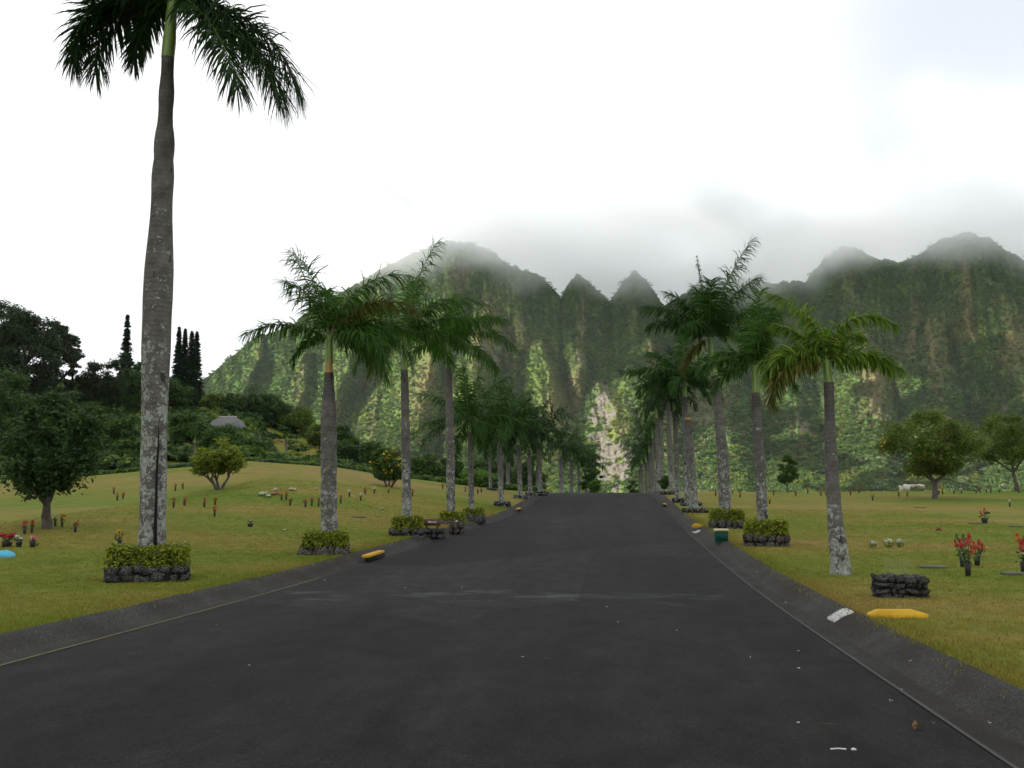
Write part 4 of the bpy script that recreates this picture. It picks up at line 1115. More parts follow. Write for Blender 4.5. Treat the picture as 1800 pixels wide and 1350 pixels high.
row([
 dict(planter=(525, 614, 976, 16), seed=21, stones=True, brown=True, sx=.24, sz=.24, plabel='low brown stone planter beside the yellow lipped drain', hedge=(533, 607, 24, 'boxy hedge round the thick palm with the orange tinged shaft'), base=577, hn=5200, hs=.032,
      palm=((578, 655), (580, 590), [(0, 30), (.25, 29), (.5, 29), (.72, 28), (.86, 24), (.95, 19), (1, 17)]),
      fronds=[(178, 30, 62, 2.0), (196, 2, 100, 1.15), (172, 80, 38, 2.3, .62), (150, 70, 60, 2.1, .6), (5, 76, 88, 2.5, .5), (0, 25, 95, 2.1, .55), (-28, 14, 85, 2.0, .5), (60, 55, 70, 2.3), (110, 65, 60, 2.3), (35, 40, 85, 2.2, .55), (10, -4, 70, 1.6, .5), (2, 60, 100, 2.3, .42, 'palm_leaf_brown')],
      label='second palm on the left, its shaft turning orange below the crown', kw=dict(leaf='palm_leaf', nl=110, rust=.95, shaft_w=13.5, spear=(513, 436), plume=.55)),
 dict(planter=(684, 745, 943, 13), seed=22, stones=True, sx=.24, sz=.20, plabel='lava stone planter with white blooms at its front', hedge=(690, 741, 22, 'hedge just left of the brown sign'), base=715, hs=.036,
      palm=((711, 650), (712, 592), [(0, 17), (.5, 17), (.9, 14), (1, 12)]),
      fronds=[(12, 84, 28, 3.0, .6), (0, 58, 85, 2.8, .6), (25, 42, 85, 2.9, .6), (178, 62, 75, 2.5), (192, 32, 70, 2.2), (205, 2, 85, 1.9), (-12, 22, 90, 2.4), (140, 40, 80, 2.4), (90, 70, 40, 2.6), (60, 20, 80, 2.3), (330, 62, 80, 2.2), (186, -20, 60, 1.5, .4, 'palm_leaf_brown')],
      label='third palm on the left, tall slender trunk behind the brown sign hedge', kw=dict(nl=96, plume=.5, shaft_w=10)),
 dict(planter=(770, 816, 922, 9), seed=23, stones=True, brown=True, sx=.3, sz=.2, plabel='stone planter behind the square stone block with a white flower', hedge=(775, 815, 14, 'hedge behind the square stone block, left of a longer hedge'), base=793, hs=.04,
      palm=((789, 645), (787, 607), [(0, 16), (.35, 16), (.62, 15), (.85, 12), (1, 10)]),
      fronds=[(0, 38, 95, 2.7), (15, 58, 75, 2.5), (176, 22, 110, 2.0), (195, 45, 95, 2.1), (80, 80, 30, 2.2), (-30, 10, 85, 2.2), (40, 15, 80, 2.4), (140, 55, 70, 2.2), (300, 56, 80, 2.0), (-12, 62, 90, 2.4), (110, 30, 80, 2.2)],
      label='fourth palm on the left with a blackened trunk foot and bright green shaft', kw=dict(nl=86, plume=.5, shaft_w=8.5)),
 dict(planter=(815, 853, 914, 9), seed=24, stones=True, sx=.34, sz=.24, plabel='stone planter at the end of the doubled left hedges', hedge=(814, 850, 12, 'longer low hedge just right of the blackened palm'), base=829, hs=.042,
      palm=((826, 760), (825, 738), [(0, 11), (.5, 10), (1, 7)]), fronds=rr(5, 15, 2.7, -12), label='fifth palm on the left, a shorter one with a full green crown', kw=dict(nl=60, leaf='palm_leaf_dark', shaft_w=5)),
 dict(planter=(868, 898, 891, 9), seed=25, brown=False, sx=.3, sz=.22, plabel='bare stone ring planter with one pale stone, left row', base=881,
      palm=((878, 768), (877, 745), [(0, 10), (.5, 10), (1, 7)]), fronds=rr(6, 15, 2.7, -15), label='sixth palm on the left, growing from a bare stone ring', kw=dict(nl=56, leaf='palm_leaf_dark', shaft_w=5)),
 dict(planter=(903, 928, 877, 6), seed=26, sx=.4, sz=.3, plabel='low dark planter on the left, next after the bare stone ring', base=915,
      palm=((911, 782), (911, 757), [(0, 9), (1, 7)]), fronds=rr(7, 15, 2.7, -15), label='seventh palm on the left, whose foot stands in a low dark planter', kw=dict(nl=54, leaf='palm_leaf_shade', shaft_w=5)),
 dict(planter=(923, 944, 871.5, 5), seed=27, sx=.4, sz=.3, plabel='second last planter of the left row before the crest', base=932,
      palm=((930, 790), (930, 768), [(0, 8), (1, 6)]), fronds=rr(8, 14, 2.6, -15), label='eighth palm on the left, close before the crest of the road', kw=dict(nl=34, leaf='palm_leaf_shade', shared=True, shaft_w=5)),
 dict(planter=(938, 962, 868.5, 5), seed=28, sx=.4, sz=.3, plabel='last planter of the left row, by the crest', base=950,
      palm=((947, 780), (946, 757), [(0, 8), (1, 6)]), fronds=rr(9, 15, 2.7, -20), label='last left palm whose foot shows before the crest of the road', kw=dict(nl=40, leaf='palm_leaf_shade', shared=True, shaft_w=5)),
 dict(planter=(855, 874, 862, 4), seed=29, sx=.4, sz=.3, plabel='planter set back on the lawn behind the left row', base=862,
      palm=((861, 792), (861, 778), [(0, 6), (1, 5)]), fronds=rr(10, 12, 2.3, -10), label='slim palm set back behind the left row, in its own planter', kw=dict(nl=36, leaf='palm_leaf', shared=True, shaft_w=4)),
])
# ---- the right row
b = ground_hit(1480, 1010)
palm(b, (1457, 672), (1452, 632), [(0, 44), (.06, 36), (.18, 30), (.4, 24), (.7, 20), (.93, 17), (1, 18)],
     [(177, 83, 80, 1.70, .24), (3, 84, 138, 1.70, .24), (-12, 24, 78, 1.30, .32), (8, 32, 90, 1.20, .30), (182, 20, 88, 1.25, .32), (170, 34, 80, 1.2, .3), (203, 12, 108, 1.5, .32, 'palm_leaf_brown'), (196, 26, 96, 1.3, .32), (150, 60, 50, 1.2, .24), (80, 74, 60, .9, .22), (40, 62, 80, 1.2, .24)],
     'short leaning palm nearest on the right, with bright yellow-green fronds', 'palm_leaf_light', nl=95, shaft_w=14, plume=.95, bow=-.05, lw=.036, curl=1.2)
row([
 dict(planter=(1310, 1386, 961, 20), seed=31, stones=True, brown=True, sx=.19, sz=.20, rz=2, plabel='grey-brown stone planter beside the green box', hedge=(1314, 1381, 25, 'darker loose hedge in the planter right of the green box'), base=1345, hn=5200, hs=.032,
      palm=((1328, 690), (1326, 642), [(0, 17), (.12, 20), (.35, 19), (.6, 17), (.8, 16), (.95, 15), (1, 13)]),
      fronds=[(60, 87, 18, 2.0, .46), (10, 80, 40, 1.75, .46), (-60, 78, 48, 1.5, .46), (178, 30, 82, 1.5, .38), (190, 4, 80, 1.35, .38), (0, 44, 64, 1.45, .42), (-12, 6, 80, 1.2, .36), (150, 50, 75, 1.25, .4), (100, 64, 50, 1.6)],
      label='second palm on the right, pale lichen foot rising from a dark hedge', kw=dict(nl=96, plume=.55, shaft_w=11, leaf='palm_leaf')),
 dict(planter=(1248, 1307, 930, 14), seed=32, stones=True, sx=.21, sz=.18, rz=2, plabel='grey stone planter holding the brightest clipped hedge on the right', hedge=(1251, 1306, 21, 'bright yellow topped hedge on the right, behind the green box'), base=1277, hn=4600, hs=.034,
      palm=((1256, 660), (1247, 592), [(0, 21), (.3, 21), (.5, 20), (.7, 16), (.9, 14), (1, 14)]),
      fronds=[(-4, 77, 26, 3.6, .62), (20, 68, 45, 3.0, .6), (178, 52, 58, 2.5, .6), (165, 40, 60, 2.3, .6), (0, 48, 55, 2.4, .6), (-90, 76, 50, 2.2, .65), (200, 66, 50, 2.2), (100, 70, 40, 2.6), (60, 55, 60, 2.6), (188, -24, 60, 1.4, .45, 'palm_leaf_brown'), (-8, 25, 75, 2.2, .55), (182, 83, 3, 2.8, .14), (-120, 40, 80, 1.8, .5)],
      label='third palm on the right, the tallest there, bushy crown above a leaning trunk', kw=dict(nl=120, plume=.5, shaft_w=10, leaf='palm_leaf_dark', bow=.06)),
 dict(planter=(1200, 1245, 902, 8), seed=33, sx=.22, sz=.2, brown=True, plabel='bare low planter of brown stones before the headless trunk', base=1222),
 dict(planter=(1197, 1234, 889.5, 6), seed=34, sx=.25, sz=.2, plabel='narrow dark planter half hidden behind the headless trunk', base=1209,
      palm=((1204, 697), (1203, 663), [(0, 11), (.5, 11), (1, 8)]),
      fronds=[(178, 28, 52, 3.2), (165, 12, 62, 2.8), (190, -2, 60, 2.6), (0, 30, 60, 2.9), (-15, 0, 70, 2.4), (15, 60, 60, 2.6), (160, 62, 60, 2.6), (90, 85, 15, 3.2), (-60, 40, 90, 2.4), (60, 30, 80, 2.8), (210, 35, 80, 2.6), (120, 45, 70, 2.8), (200, -15, 60, 2.2), (-20, -20, 55, 2.0), (240, 10, 90, 2.2)],
      label='fourth palm on the right with a wide drooping crown and slim pale shaft', kw=dict(nl=86, plume=.5, shaft_w=7, leaf='palm_leaf_dark')),
 dict(planter=(1182, 1206, 884, 8), seed=35, sx=.3, sz=.2, plabel='planter left of the headless trunk, right row', base=1192,
      palm=((1186, 722), (1184, 697), [(0, 10), (.5, 9), (1, 7)]), fronds=rr(14, 13, 2.8, -15), label='palm standing just left of the headless trunk on the right', kw=dict(nl=44, leaf='palm_leaf_shade', shared=True, shaft_w=5)),
 dict(planter=(1160, 1190, 869.5, 6), seed=36, sx=.35, sz=.2, brown=True, plabel='brown planter on the right close before the crest', base=1181,
      palm=((1174, 708), (1172, 680), [(0, 9), (.5, 9), (1, 7)]), fronds=rr(15, 13, 2.8, -15), label='tall grey palm rising from the brown planter near the crest, right row', kw=dict(nl=44, leaf='palm_leaf_shade', shared=True, shaft_w=5)),
])
# the palm without a head
b = ground_hit(1220, 899)
root = tag(empty('palm_stump', b), 'headless palm trunk with an orange cut top on the right', 'palm trunk')
T = at_depth(1209, 738, b.y) - b
V, F, h = trunk_mesh((0, 0, -.1), T, [(0, 17 * b.y / F_PX / 2), (.3, 16 * b.y / F_PX / 2), (.7, 15 * b.y / F_PX / 2), (.9, 12 * b.y / F_PX / 2), (1, 10 * b.y / F_PX / 2)], 991, 12, 30)
link('trunk', mesh('trunk', V, F, M['trunk'], True, {'h': h}), root)
MB().tube(np.array([T + Vector((0, 0, -.02)), T + Vector((0, 0, .10))]), [.17, .13], 10).build('cut_top', simple('cut_wood', [(0.3, (0.22, 0.11, 0.05)), (0.7, (0.36, 0.2, 0.1))], 12, 0.9), root)

# palms beyond the crest: their feet are hidden by it
far = [(1163, 80, (1163, 720), (1162, 695), 2.8, 'right'), (1157, 88, (1154, 735), (1153, 712), 2.8, 'right'), (1150, 100, (1147, 770), (1146, 752), 2.9, 'right'), (1144, 110, (1141, 795), (1140, 778), 3.0, 'right'), (1138, 122, (1135, 812), (1134, 796), 3.0, 'right'), (1131, 135, (1128, 815), (1127, 800), 3.0, 'right'), (1125, 150, (1124, 825), (1123, 812), 3.0, 'right'),
       (893, 84, (892, 806), (892, 792), 2.4, 'left'), (945, 90, (945, 818), (945, 805), 2.4, 'left'), (987, 86, (986, 802), (985, 785), 2.7, 'left'), (1004, 94, (1005, 808), (1005, 792), 2.9, 'left'), (1018, 106, (1017, 818), (1017, 803), 3.0, 'left'), (1031, 118, (1029, 825), (1029, 812), 3.0, 'left'), (1040, 132, (1038, 832), (1038, 820), 3.0, 'left')]
_ord = ['first', 'second', 'third', 'fourth', 'fifth', 'sixth', 'seventh', 'eighth', 'ninth', 'tenth', 'eleventh', 'twelfth', 'thirteenth', 'fourteenth', 'fifteenth', 'sixteenth', 'seventeenth', 'eighteenth', 'nineteenth', 'twentieth']
_cnt = {'left': 0, 'right': 0}
for k, (bx, Y, tp, cp, L_, sd) in enumerate(far):
    p = at_depth(bx, HZ, Y); b = on_ground(p.x, Y, 0)
    fl = rr(60 + k, 13, L_, -15)
    lab = {0: 'tall right palm just over the crest, behind the brown planter'}.get(k, '%s of the distant palms beyond the crest on the %s, counted from the lawn inwards' % (_ord[_cnt[sd]], sd))
    if 'distant' in lab: _cnt[sd] += 1
    if sd == 'left' and k == 7: lab = 'small palm set back behind the left row, over the lawn edge'
    if sd == 'left' and k == 8: lab = 'short palm peeking between the last left trunks'
    grp = GOLD if 'of the distant' not in lab else 'distant palms beyond the crest on the %s' % sd
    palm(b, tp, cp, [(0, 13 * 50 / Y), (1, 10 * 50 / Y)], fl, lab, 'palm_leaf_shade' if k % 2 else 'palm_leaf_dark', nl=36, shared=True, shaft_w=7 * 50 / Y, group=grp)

# ---------------------------------------------------------------- broadleaf trees
def limbs(rg, base, height, r0, nl, spread, start=.35, wob=.12, levels=2, lean=(0, 0)):
    """a trunk and its limbs as tubes; returns MB and the ends of the twigs"""
    mb = MB(); tips = []
    def grow(p, d, ln, r, lev):
        n = 6
        P = [np.array(p, float)]; dd = np.array(d, float)
        for k in range(n):
            dd = dd + rg.normal(0, wob, 3); dd[2] += .04; dd /= np.linalg.norm(dd)
            P.append(P[-1] + dd * ln / n)
        P = np.array(P)
        mb.tube(P, np.linspace(r, r * .55, n + 1), 7 if lev == 0 else 5, False)
        if lev >= levels: tips.append(P[-1]); tips.append(P[-3]); return
        kk = nl if lev == 0 else max(2, nl - 2)
        a0 = rg.uniform(0, 6.28)
        for j in range(kk):
            a = a0 + j * 2 * math.pi / kk + rg.uniform(-.4, .4)
            up = rg.uniform(.35, 1.0)
            nd = np.array([math.cos(a) * spread, math.sin(a) * spread, up]); nd /= np.linalg.norm(nd)
            nd = nd * .8 + dd * .4
            q = P[-1] if j % 2 == 0 else P[-2]
            grow(q, nd / np.linalg.norm(nd), ln * rg.uniform(.7, 1.0), r * .55, lev + 1)
        if lev: tips.append(P[-1])
    grow(base, np.array([lean[0], lean[1], 1.0]), height * start, r0, 0)
    return mb, np.array(tips)

def tree(pos, H, W, label, leaf='leaf_mid', bark='bark', seed=1, nleaf=9000, lsize=.09, start=.35, r0=None, cz=.62, ch=.42, cat='tree', name='tree', flowers=None, lumps=26, droop=0.0, group=None, stems=1, spread=1.0, gap=.5, cone=0.0):
    """pos: foot. H: height. W: crown width. The crown is many leaves in clumps spread through an uneven volume."""
    rg = np.random.default_rng(seed)
    root = tag(empty(name, pos), label, cat, group)
    tr = MB(); tips = []
    for s_ in range(stems):
        a = s_ * 2.1 + seed
        lean = (0, 0) if stems == 1 else (math.cos(a) * .5, math.sin(a) * .5)
        m_, t_ = limbs(rg, (0, 0, -.1) if stems == 1 else (math.cos(a) * .08, math.sin(a) * .08, -.1), H, r0 or H * .03, 4 if stems == 1 else 3, spread, start, lean=lean)
        tr.v += m_.v; 
        for k in (3, 4): tr.f[k] += [f + tr.n for f in m_.f[k]]
        tr.n += m_.n; tips.append(t_)
    tr.build('trunk', M[bark], root, smooth=True)
    # lumps of foliage
    lp = sphere_pts(lumps, rg) * rg.uniform(.45, 1.0, lumps)[:, None] ** .6
    lp = lp * np.array([W / 2 * .82, W / 2 * .82, H * ch * .82]) + np.array([0, 0, H * cz])
    if cone:
        q = np.clip((lp[:, 2] - H * (cz - ch)) / (2 * H * ch), 0, 1); lp[:, :2] *= (1 - cone * q)[:, None]
    tp = np.concatenate(tips)
    tp = tp[(tp[:, 2] > H * (cz - ch) * .9) & (np.hypot(tp[:, 0], tp[:, 1]) < W * .5) & (tp[:, 2] < H * .97)]
    ctr = np.concatenate([lp, tp]) if len(tp) else lp
    k = rg.integers(0, len(ctr), nleaf)
    lr = rg.uniform(.5, 1.25, len(ctr)) * W * .13
    d = sphere_pts(nleaf, rg)
    rad = rg.uniform(0, 1, nleaf) ** gap
    P = ctr[k] + d * (lr[k] * rad)[:, None] * np.array([1.15, 1.15, .75])
    if droop: P[:, 2] -= droop * rg.random(nleaf) ** 2 * np.hypot(P[:, 0], P[:, 1]) / (W / 2)
    V, F = leaf_quads(P, d * .6 + np.array([0, 0, .6]), lsize, rg, .5)
    crown = link('crown', mesh('crown', V, [F], M[leaf]), root)
    if flowers:
        fm, nf = flowers
        s_ = rg.integers(0, nleaf, nf * 4); s_ = s_[(d[s_, 2] > -.2) & (rad[s_] > .8)][:nf]
        cc = np.repeat(P[s_], 14, 0) + rg.normal(0, lsize * 1.3, (len(s_) * 14, 3))
        V, F = leaf_quads(cc, rg.normal(0, 1, cc.shape), lsize * .75, rg, .8)
        link('blossoms', mesh('blossoms', V, [F], M[fm]), root)
    return root

def tree_at(px, py, top_py, w_px, label, **kw):
    g = ground_hit(px, py)
    m = g.y / F_PX
    return tree(g, (py - top_py) * m, w_px * m, label, **kw)

tree_at(82, 929, 668, 205, 'dark green broadleaf tree with a bare grey trunk on the left lawn', leaf='leaf_shade', seed=3, nleaf=15000, lsize=.075, start=.22, r0=.17, cz=.60, ch=.42, lumps=60, droop=.5, spread=1.2)
tree_at(385, 861, 764, 92, 'small round yellow-green tree with several stems, alone on the lawn', leaf='leaf_yellowgreen', seed=4, nleaf=12000, lsize=.085, start=.30, r0=.085, cz=.64, ch=.34, stems=4, bark='bark', spread=.8, lumps=34)
tree_at(684, 856, 783, 74, 'small tree speckled with yellow flowers at the lawn edge', leaf='leaf_mid', seed=5, nleaf=8000, lsize=.10, start=.22, r0=.08, cz=.62, ch=.40, stems=3, flowers=('yellow', 16))
tree_at(1643, 877, 726, 182, 'spreading tree with yellow blossoms on the right lawn', leaf='leaf_olive', seed=6, nleaf=19000, lsize=.10, start=.24, r0=.20, cz=.68, ch=.34, flowers=('yellow', 24), spread=1.5, lumps=46, bark='bark')
tree_at(1788, 864, 726, 130, 'grey-brown tree cut by the right edge of the picture', leaf='leaf_olive', seed=7, nleaf=11000, lsize=.10, start=.30, r0=.16, cz=.70, ch=.32, spread=1.4, lumps=30)
tree_at(1386, 866, 796, 44, 'small dense tree standing alone behind the second right palm', leaf='leaf_mid', seed=8, nleaf=6500, lsize=.09, start=.22, r0=.06, cz=.60, ch=.40, cone=.35, lumps=26)

def on_hill(px, Y): 
    p = at_depth(px, HZ, Y); return on_ground(p.x, Y)
def tree_h(px, Y, top_py, w_px, label, **kw):
    b = on_hill(px, Y); t = at_depth(px, top_py, Y); m = Y / F_PX
    return tree(b, max(1.2, t.z - b.z), w_px * m, label, **kw)
FOREST = 'trees on the left hillside'
# the big dark ironwoods at the far left
tree_h(30, 108, 522, 150, 'huge dark feathery tree filling the far left skyline', leaf='leaf_iron', bark='bark_dark', seed=40, nleaf=30000, lsize=.17, cz=.54, ch=.46, lumps=110, group=FOREST, gap=.5)
tree_h(-20, 112, 512, 150, 'dark feathery tree at the left picture edge, tip above the skyline', leaf='leaf_iron', bark='bark_dark', seed=41, nleaf=22000, lsize=.17, cz=.54, ch=.46, lumps=80, group=FOREST, gap=.5)
tree_h(92, 116, 548, 80, 'dark feathery tree stepping down right of the huge one', leaf='leaf_iron', bark='bark_dark', seed=42, nleaf=17000, lsize=.17, cz=.52, ch=.48, lumps=70, group=FOREST, gap=.5)
tree_h(122, 120, 586, 36, 'thin feathery sapling against the white sky', leaf='leaf_iron', bark='bark_dark', seed=43, nleaf=2200, lsize=.13, cz=.68, ch=.33, lumps=20, group=FOREST, gap=.4)
for k, (px, Y, tp, w_, lf, lab) in enumerate([
    (160, 118, 625, 80, 'leaf_iron', 'feathery dark tree right of the thin sapling'), (205, 116, 612, 80, 'leaf_iron', 'feathery dark tree at the foot of the lone tall pine'), (238, 112, 622, 70, 'leaf_dark', 'dark tree mostly behind the tallest palm trunk'),
    (300, 118, 660, 80, 'leaf_dark', 'dark round tree under the cluster of tall pines'), (430, 122, 676, 90, 'leaf_dark', 'dark tree crowning the hill above the thatched roof'), (478, 124, 690, 80, 'leaf_dark', 'dark tree right of the hilltop crown, on the ridge'), (520, 124, 712, 76, 'leaf_olive', 'olive bushy tree far down the ridge on the left hill'), (375, 122, 690, 70, 'leaf_olive', 'yellowish tree right of the tall pines'),
    (10, 92, 640, 150, 'leaf_dark', 'dark leafy tree behind the lone lawn tree, far left'), (150, 94, 700, 90, 'leaf_dark', 'dark leafy tree right behind the lawn tree'), (205, 92, 716, 84, 'leaf_mid', 'mid green tree just left of the tallest palm trunk'), (330, 98, 716, 84, 'leaf_mid', 'flat topped bright green tree right of the tallest palm trunk'), (222, 88, 768, 66, 'leaf_mid', 'low tree with pale trunks beside the tallest palm'), (392, 92, 748, 100, 'leaf_mid', 'umbrella shaped green tree below the thatched roof'),
    (440, 92, 768, 60, 'leaf_mid', 'green tree left of the dark slope hedge'), (612, 96, 768, 92, 'leaf_dark', 'dark brown-green tree behind the second left palm'), (660, 94, 772, 76, 'leaf_dark', 'dark tree between second and third left palms'), (596, 106, 740, 60, 'leaf_dark', 'dark tree rising directly behind the second left palm trunk'), (560, 118, 742, 60, 'leaf_olive', 'olive tree at the end of the hill ridge'),
    (748, 90, 792, 66, 'leaf_mid', 'mid green tree right of the third left palm'), (790, 96, 800, 60, 'leaf_dark', 'dark tree behind the blackened palm'), (862, 100, 792, 110, 'leaf_dark', 'wide dark tree behind the fifth and sixth left palms'), (930, 104, 800, 70, 'leaf_dark', 'dark rounded tree behind the last left palms')]):
    tree_h(px, Y, tp, w_, lab, leaf=lf, bark='bark_dark', seed=50 + k, nleaf=8000, lsize=.16 if lf != 'leaf_iron' else .15, cz=.52, ch=.48, lumps=44, group=FOREST, start=.28)
tree_h(840, 80, 822, 76, 'bright green broad bush on the lawn edge behind the fifth left palm', leaf='leaf_bright', seed=90, nleaf=3600, lsize=.14, cz=.52, ch=.46, start=.2, name='bush', cat='bush')
tree_h(1045, 84, 842, 26, 'rounded bright green bush on the crest left of the road', leaf='leaf_bright', seed=91, nleaf=3500, lsize=.10, cz=.5, ch=.5, start=.15, name='bush', cat='bush', lumps=40)
tree_h(1042, 96, 818, 40, 'dark flat tree above the rounded bush at the crest', leaf='leaf_mid', seed=92, nleaf=4500, lsize=.11, cz=.72, ch=.28, start=.25)
tree_h(1112, 96, 836, 22, 'dark slim shrub at the right end of the crest', leaf='leaf_dark', seed=93, nleaf=2500, lsize=.10, cz=.5, ch=.5, start=.2, name='bush', cat='bush')
tree_h(1168, 78, 832, 24, 'dark round shrub among the right palm trunks near the crest', leaf='leaf_dark', seed=94, nleaf=3000, lsize=.09, cz=.55, ch=.45, start=.2, name='bush', cat='bush')

# undergrowth that closes the hillside, as one mass
uw = [clump_mesh('undergrowth_clump', M['leaf_dark'], 70, .22, 31), clump_mesh('undergrowth_clump', M['leaf_mid'], 70, .22, 32), clump_mesh('undergrowth_clump', M['leaf_olive'], 70, .22, 33)]
nU_ = 5200
pxu = rng.uniform(-120, 760, nU_); Yu = rng.uniform(84, 150, nU_)
Xu = (pxu - VPX) / F_PX * Yu
keep = np.ones(nU_, bool)
slope = (pxu > 440) & (pxu < 585) & (Yu < 122)
keep &= ~(slope & (rng.random(nU_) < .93))
green_gap = (pxu > 225) & (pxu < 352) & (Yu < 93)
keep &= ~green_gap
Zu = ground_z(Xu, Yu)
keep &= ~((pxu > 700) & (Yu < 95))
P = np.stack([Xu, Yu, Zu + .3], -1)[keep]
szu = rng.uniform(.7, 1.9, len(P)) * np.where(pxu[keep] > 430, .75, 1.1)
under = scatter('undergrowth', P, np.stack([szu, szu, szu * .8], -1), rng.uniform(0, 6.28, len(P)), uw, rng.choice([0, 0, 1, 1, 2], len(P)))
# the dark bank of shrubs along the far edge of the left lawn
pxb = np.linspace(-60, 945, 330) + rng.normal(0, 3, 330)
Yb2 = 80.5 + rng.normal(0, .8, 330)
Xb = (pxb - VPX) / F_PX * Yb2
P = np.stack([Xb, Yb2, ground_z(Xb, Yb2) + .1], -1)
szb = rng.uniform(.45, .85, 330)
bank = scatter('low_shrubbery', P, np.stack([szb * 1.3, szb, szb * .75], -1), rng.uniform(0, 6.28, 330), uw, rng.choice([0, 0, 0, 1, 2], 330))
# brush at the foot of the mountain and behind the right lawn
nb = 4200
pxr = rng.uniform(960, 1950, nb); Yr = rng.uniform(240, 620, nb)
Xr = (pxr - VPX) / F_PX * Yr
P = np.stack([Xr, Yr, ground_z(Xr, Yr) + .5], -1)
szr = rng.uniform(1.2, 3.0, nb)
brush = scatter('valley_brush', P, np.stack([szr, szr, szr * .8], -1), rng.uniform(0, 6.28, nb), [protos[0], protos[1], protos[2], protos[4]], rng.choice([0, 1, 1, 2, 2, 3], nb))
tag(under, 'dark undergrowth covering the left hillside', 'undergrowth'); tag(bank, 'low dark shrubbery along the upper edge of the left lawn', 'shrubbery'); tag(brush, 'green brush at the foot of the mountain beyond the lawn', 'brush')

# Norfolk pines
def norfolk(px, Y, top_py, w_px, label, seed):
    rg = np.random.default_rng(seed)
    b = on_hill(px, Y); H = at_depth(px, top_py, Y).z - b.z; W = w_px * Y / F_PX
    root = tag(empty('pine_tree', b), label, 'pine tree', 'tall narrow pines on the left skyline')
    MB().tube(np.array([[0, 0, -.1], [0, 0, H * .5], [0, 0, H]]), [H * .014, H * .009, .01], 7).build('trunk', M['bark_dark'], root)
    Vs, Fs = [], []; n0 = 0
    tiers = 64
    for k in range(tiers):
        t = k / (tiers - 1); z = H * (.15 + .84 * np.clip(t + rg.uniform(-.02, .02), 0, 1)); r = W / 2 * (1 - t) ** .75 * rg.uniform(.7, 1.15) + .06
        nb_ = 5; a0 = rg.uniform(0, 6.28)
        for j in range(nb_):
            a = a0 + j * 2 * math.pi / nb_; m_ = 18
            s = np.linspace(.1, 1, m_); 
            c_ = np.stack([np.cos(a) * r * s, np.sin(a) * r * s, z + rg.uniform(-.5, .5) * r * s ** 2 - .25 * s], -1)
            c_ = np.repeat(c_, 3, 0) + rg.normal(0, .05 + .05 * r, (m_ * 3, 3)) * np.array([1, 1, .5])
            V, F = leaf_quads(c_, np.tile([0, 0, 1.0], (m_ * 3, 1)), .13 + .05 * r, rg, .4)
            Vs.append(V); Fs.append(F + n0); n0 += len(V)
    link('crown', mesh('crown', np.concatenate(Vs), [np.concatenate(Fs)], M['leaf_pine']), root)
for k, a in enumerate([(213, 124, 551, 28, 'lone tall pine spire left of the tallest palm'), (256, 128, 560, 24, 'pine spire peeking out from behind the tallest palm trunk'), (306, 124, 574, 24, 'leftmost pine of the cluster right of the tallest palm'), (317, 126, 576, 24, 'second pine of the cluster right of the tallest palm'), (329, 122, 580, 26, 'third pine of the cluster right of the tallest palm'), (338, 125, 581, 28, 'rightmost pine of the cluster right of the tallest palm')]):
    norfolk(*a, 400 + k)
# little palms on the hillside
for k, (bx, Y, by, tp, cp, L_, lab) in enumerate([(342, 88, 822, (342, 778), (343, 762), 1.5, 'slim hillside palm left of the round yellow-green tree'), (503, 100, 805, (503, 772), (503, 764), 1.4, 'small palm on the grassy slope beside the dark hedge'), (457, 104, 780, (457, 756), (457, 748), 1.9, 'bushy palm on the slope right of the thatched roof'), (405, 100, 780, (405, 758), (405, 750), 1.2, 'little palm in front of the thatched roof')]):
    b = on_hill(bx, Y)
    palm(b, tp, cp, [(0, 5), (1, 4)], rr(80 + k, 12, L_, -15), lab, 'palm_leaf', nl=34, shared=True, shaft_w=3, group='small palms on the left hillside')

# thatched pavilion
b = on_hill(397, 110)
ridge_p = at_depth(397, 733, 110); b.z = ridge_p.z - 3.2
m = 110 / F_PX
root = tag(empty('pavilion', b), 'grey thatched pavilion roof with a pale ridge among the hillside trees', 'pavilion')
we, wr, d_ = 56 * m / 2, 30 * m / 2, 1.6
mb = MB()
ez, rz_ = 1.75, 3.15
lv = [(we, d_, ez), (we * .93, d_ * .82, ez + .55), (we * .78, d_ * .5, ez + 1.05), (wr, .12, rz_)]
V = np.concatenate([[[-a, -b_, z], [a, -b_, z], [a, b_, z], [-a, b_, z]] for a, b_, z in lv])
q = [[4 * k + j, 4 * k + (j + 1) % 4, 4 * k + 4 + (j + 1) % 4, 4 * k + 4 + j] for k in range(3) for j in range(4)] + [[12, 13, 14, 15], [3, 2, 1, 0]]
mb.add(V, q); mb.build('roof', M['thatch'], root)
MB().box((0, 0, rz_ + .05), (wr * 2 + .1, .34, .14)).build('roof_ridge', M['thatch_ridge'], root)
for sx_ in (-1, 0, 1):
    for sy_ in (-1, 1):
        MB().tube(np.array([[sx_ * (we - .25), sy_ * (d_ - .25), -1.5], [sx_ * (we - .25), sy_ * (d_ - .25), ez + .02]]), .08, 8).build('post', M['bark_dark'], root)
# clipped dark hedge that climbs the slope
p0 = on_hill(500, 88); p1 = on_hill(468, 112)
hp = [np.array(p0) * (1 - t) + np.array(p1) * t for t in np.linspace(0, 1, 40)]
root = tag(empty('slope_hedge', p0), 'dark hedge line climbing the grassy slope beside the small palm', 'hedge')
hv = []; 
for p in hp:
    g = ground_z(p[0], p[1]); hv.append(rng.normal(0, .22, (90, 3)) + [p[0], p[1], float(g) + .35])
hv = np.concatenate(hv) - np.array(p0)
V, F = leaf_quads(hv, rng.normal(0, .5, hv.shape) + [0, 0, .6], .11, rng, .6)
link('leaves', mesh('leaves', V, [F], M['leaf_dark']), root)
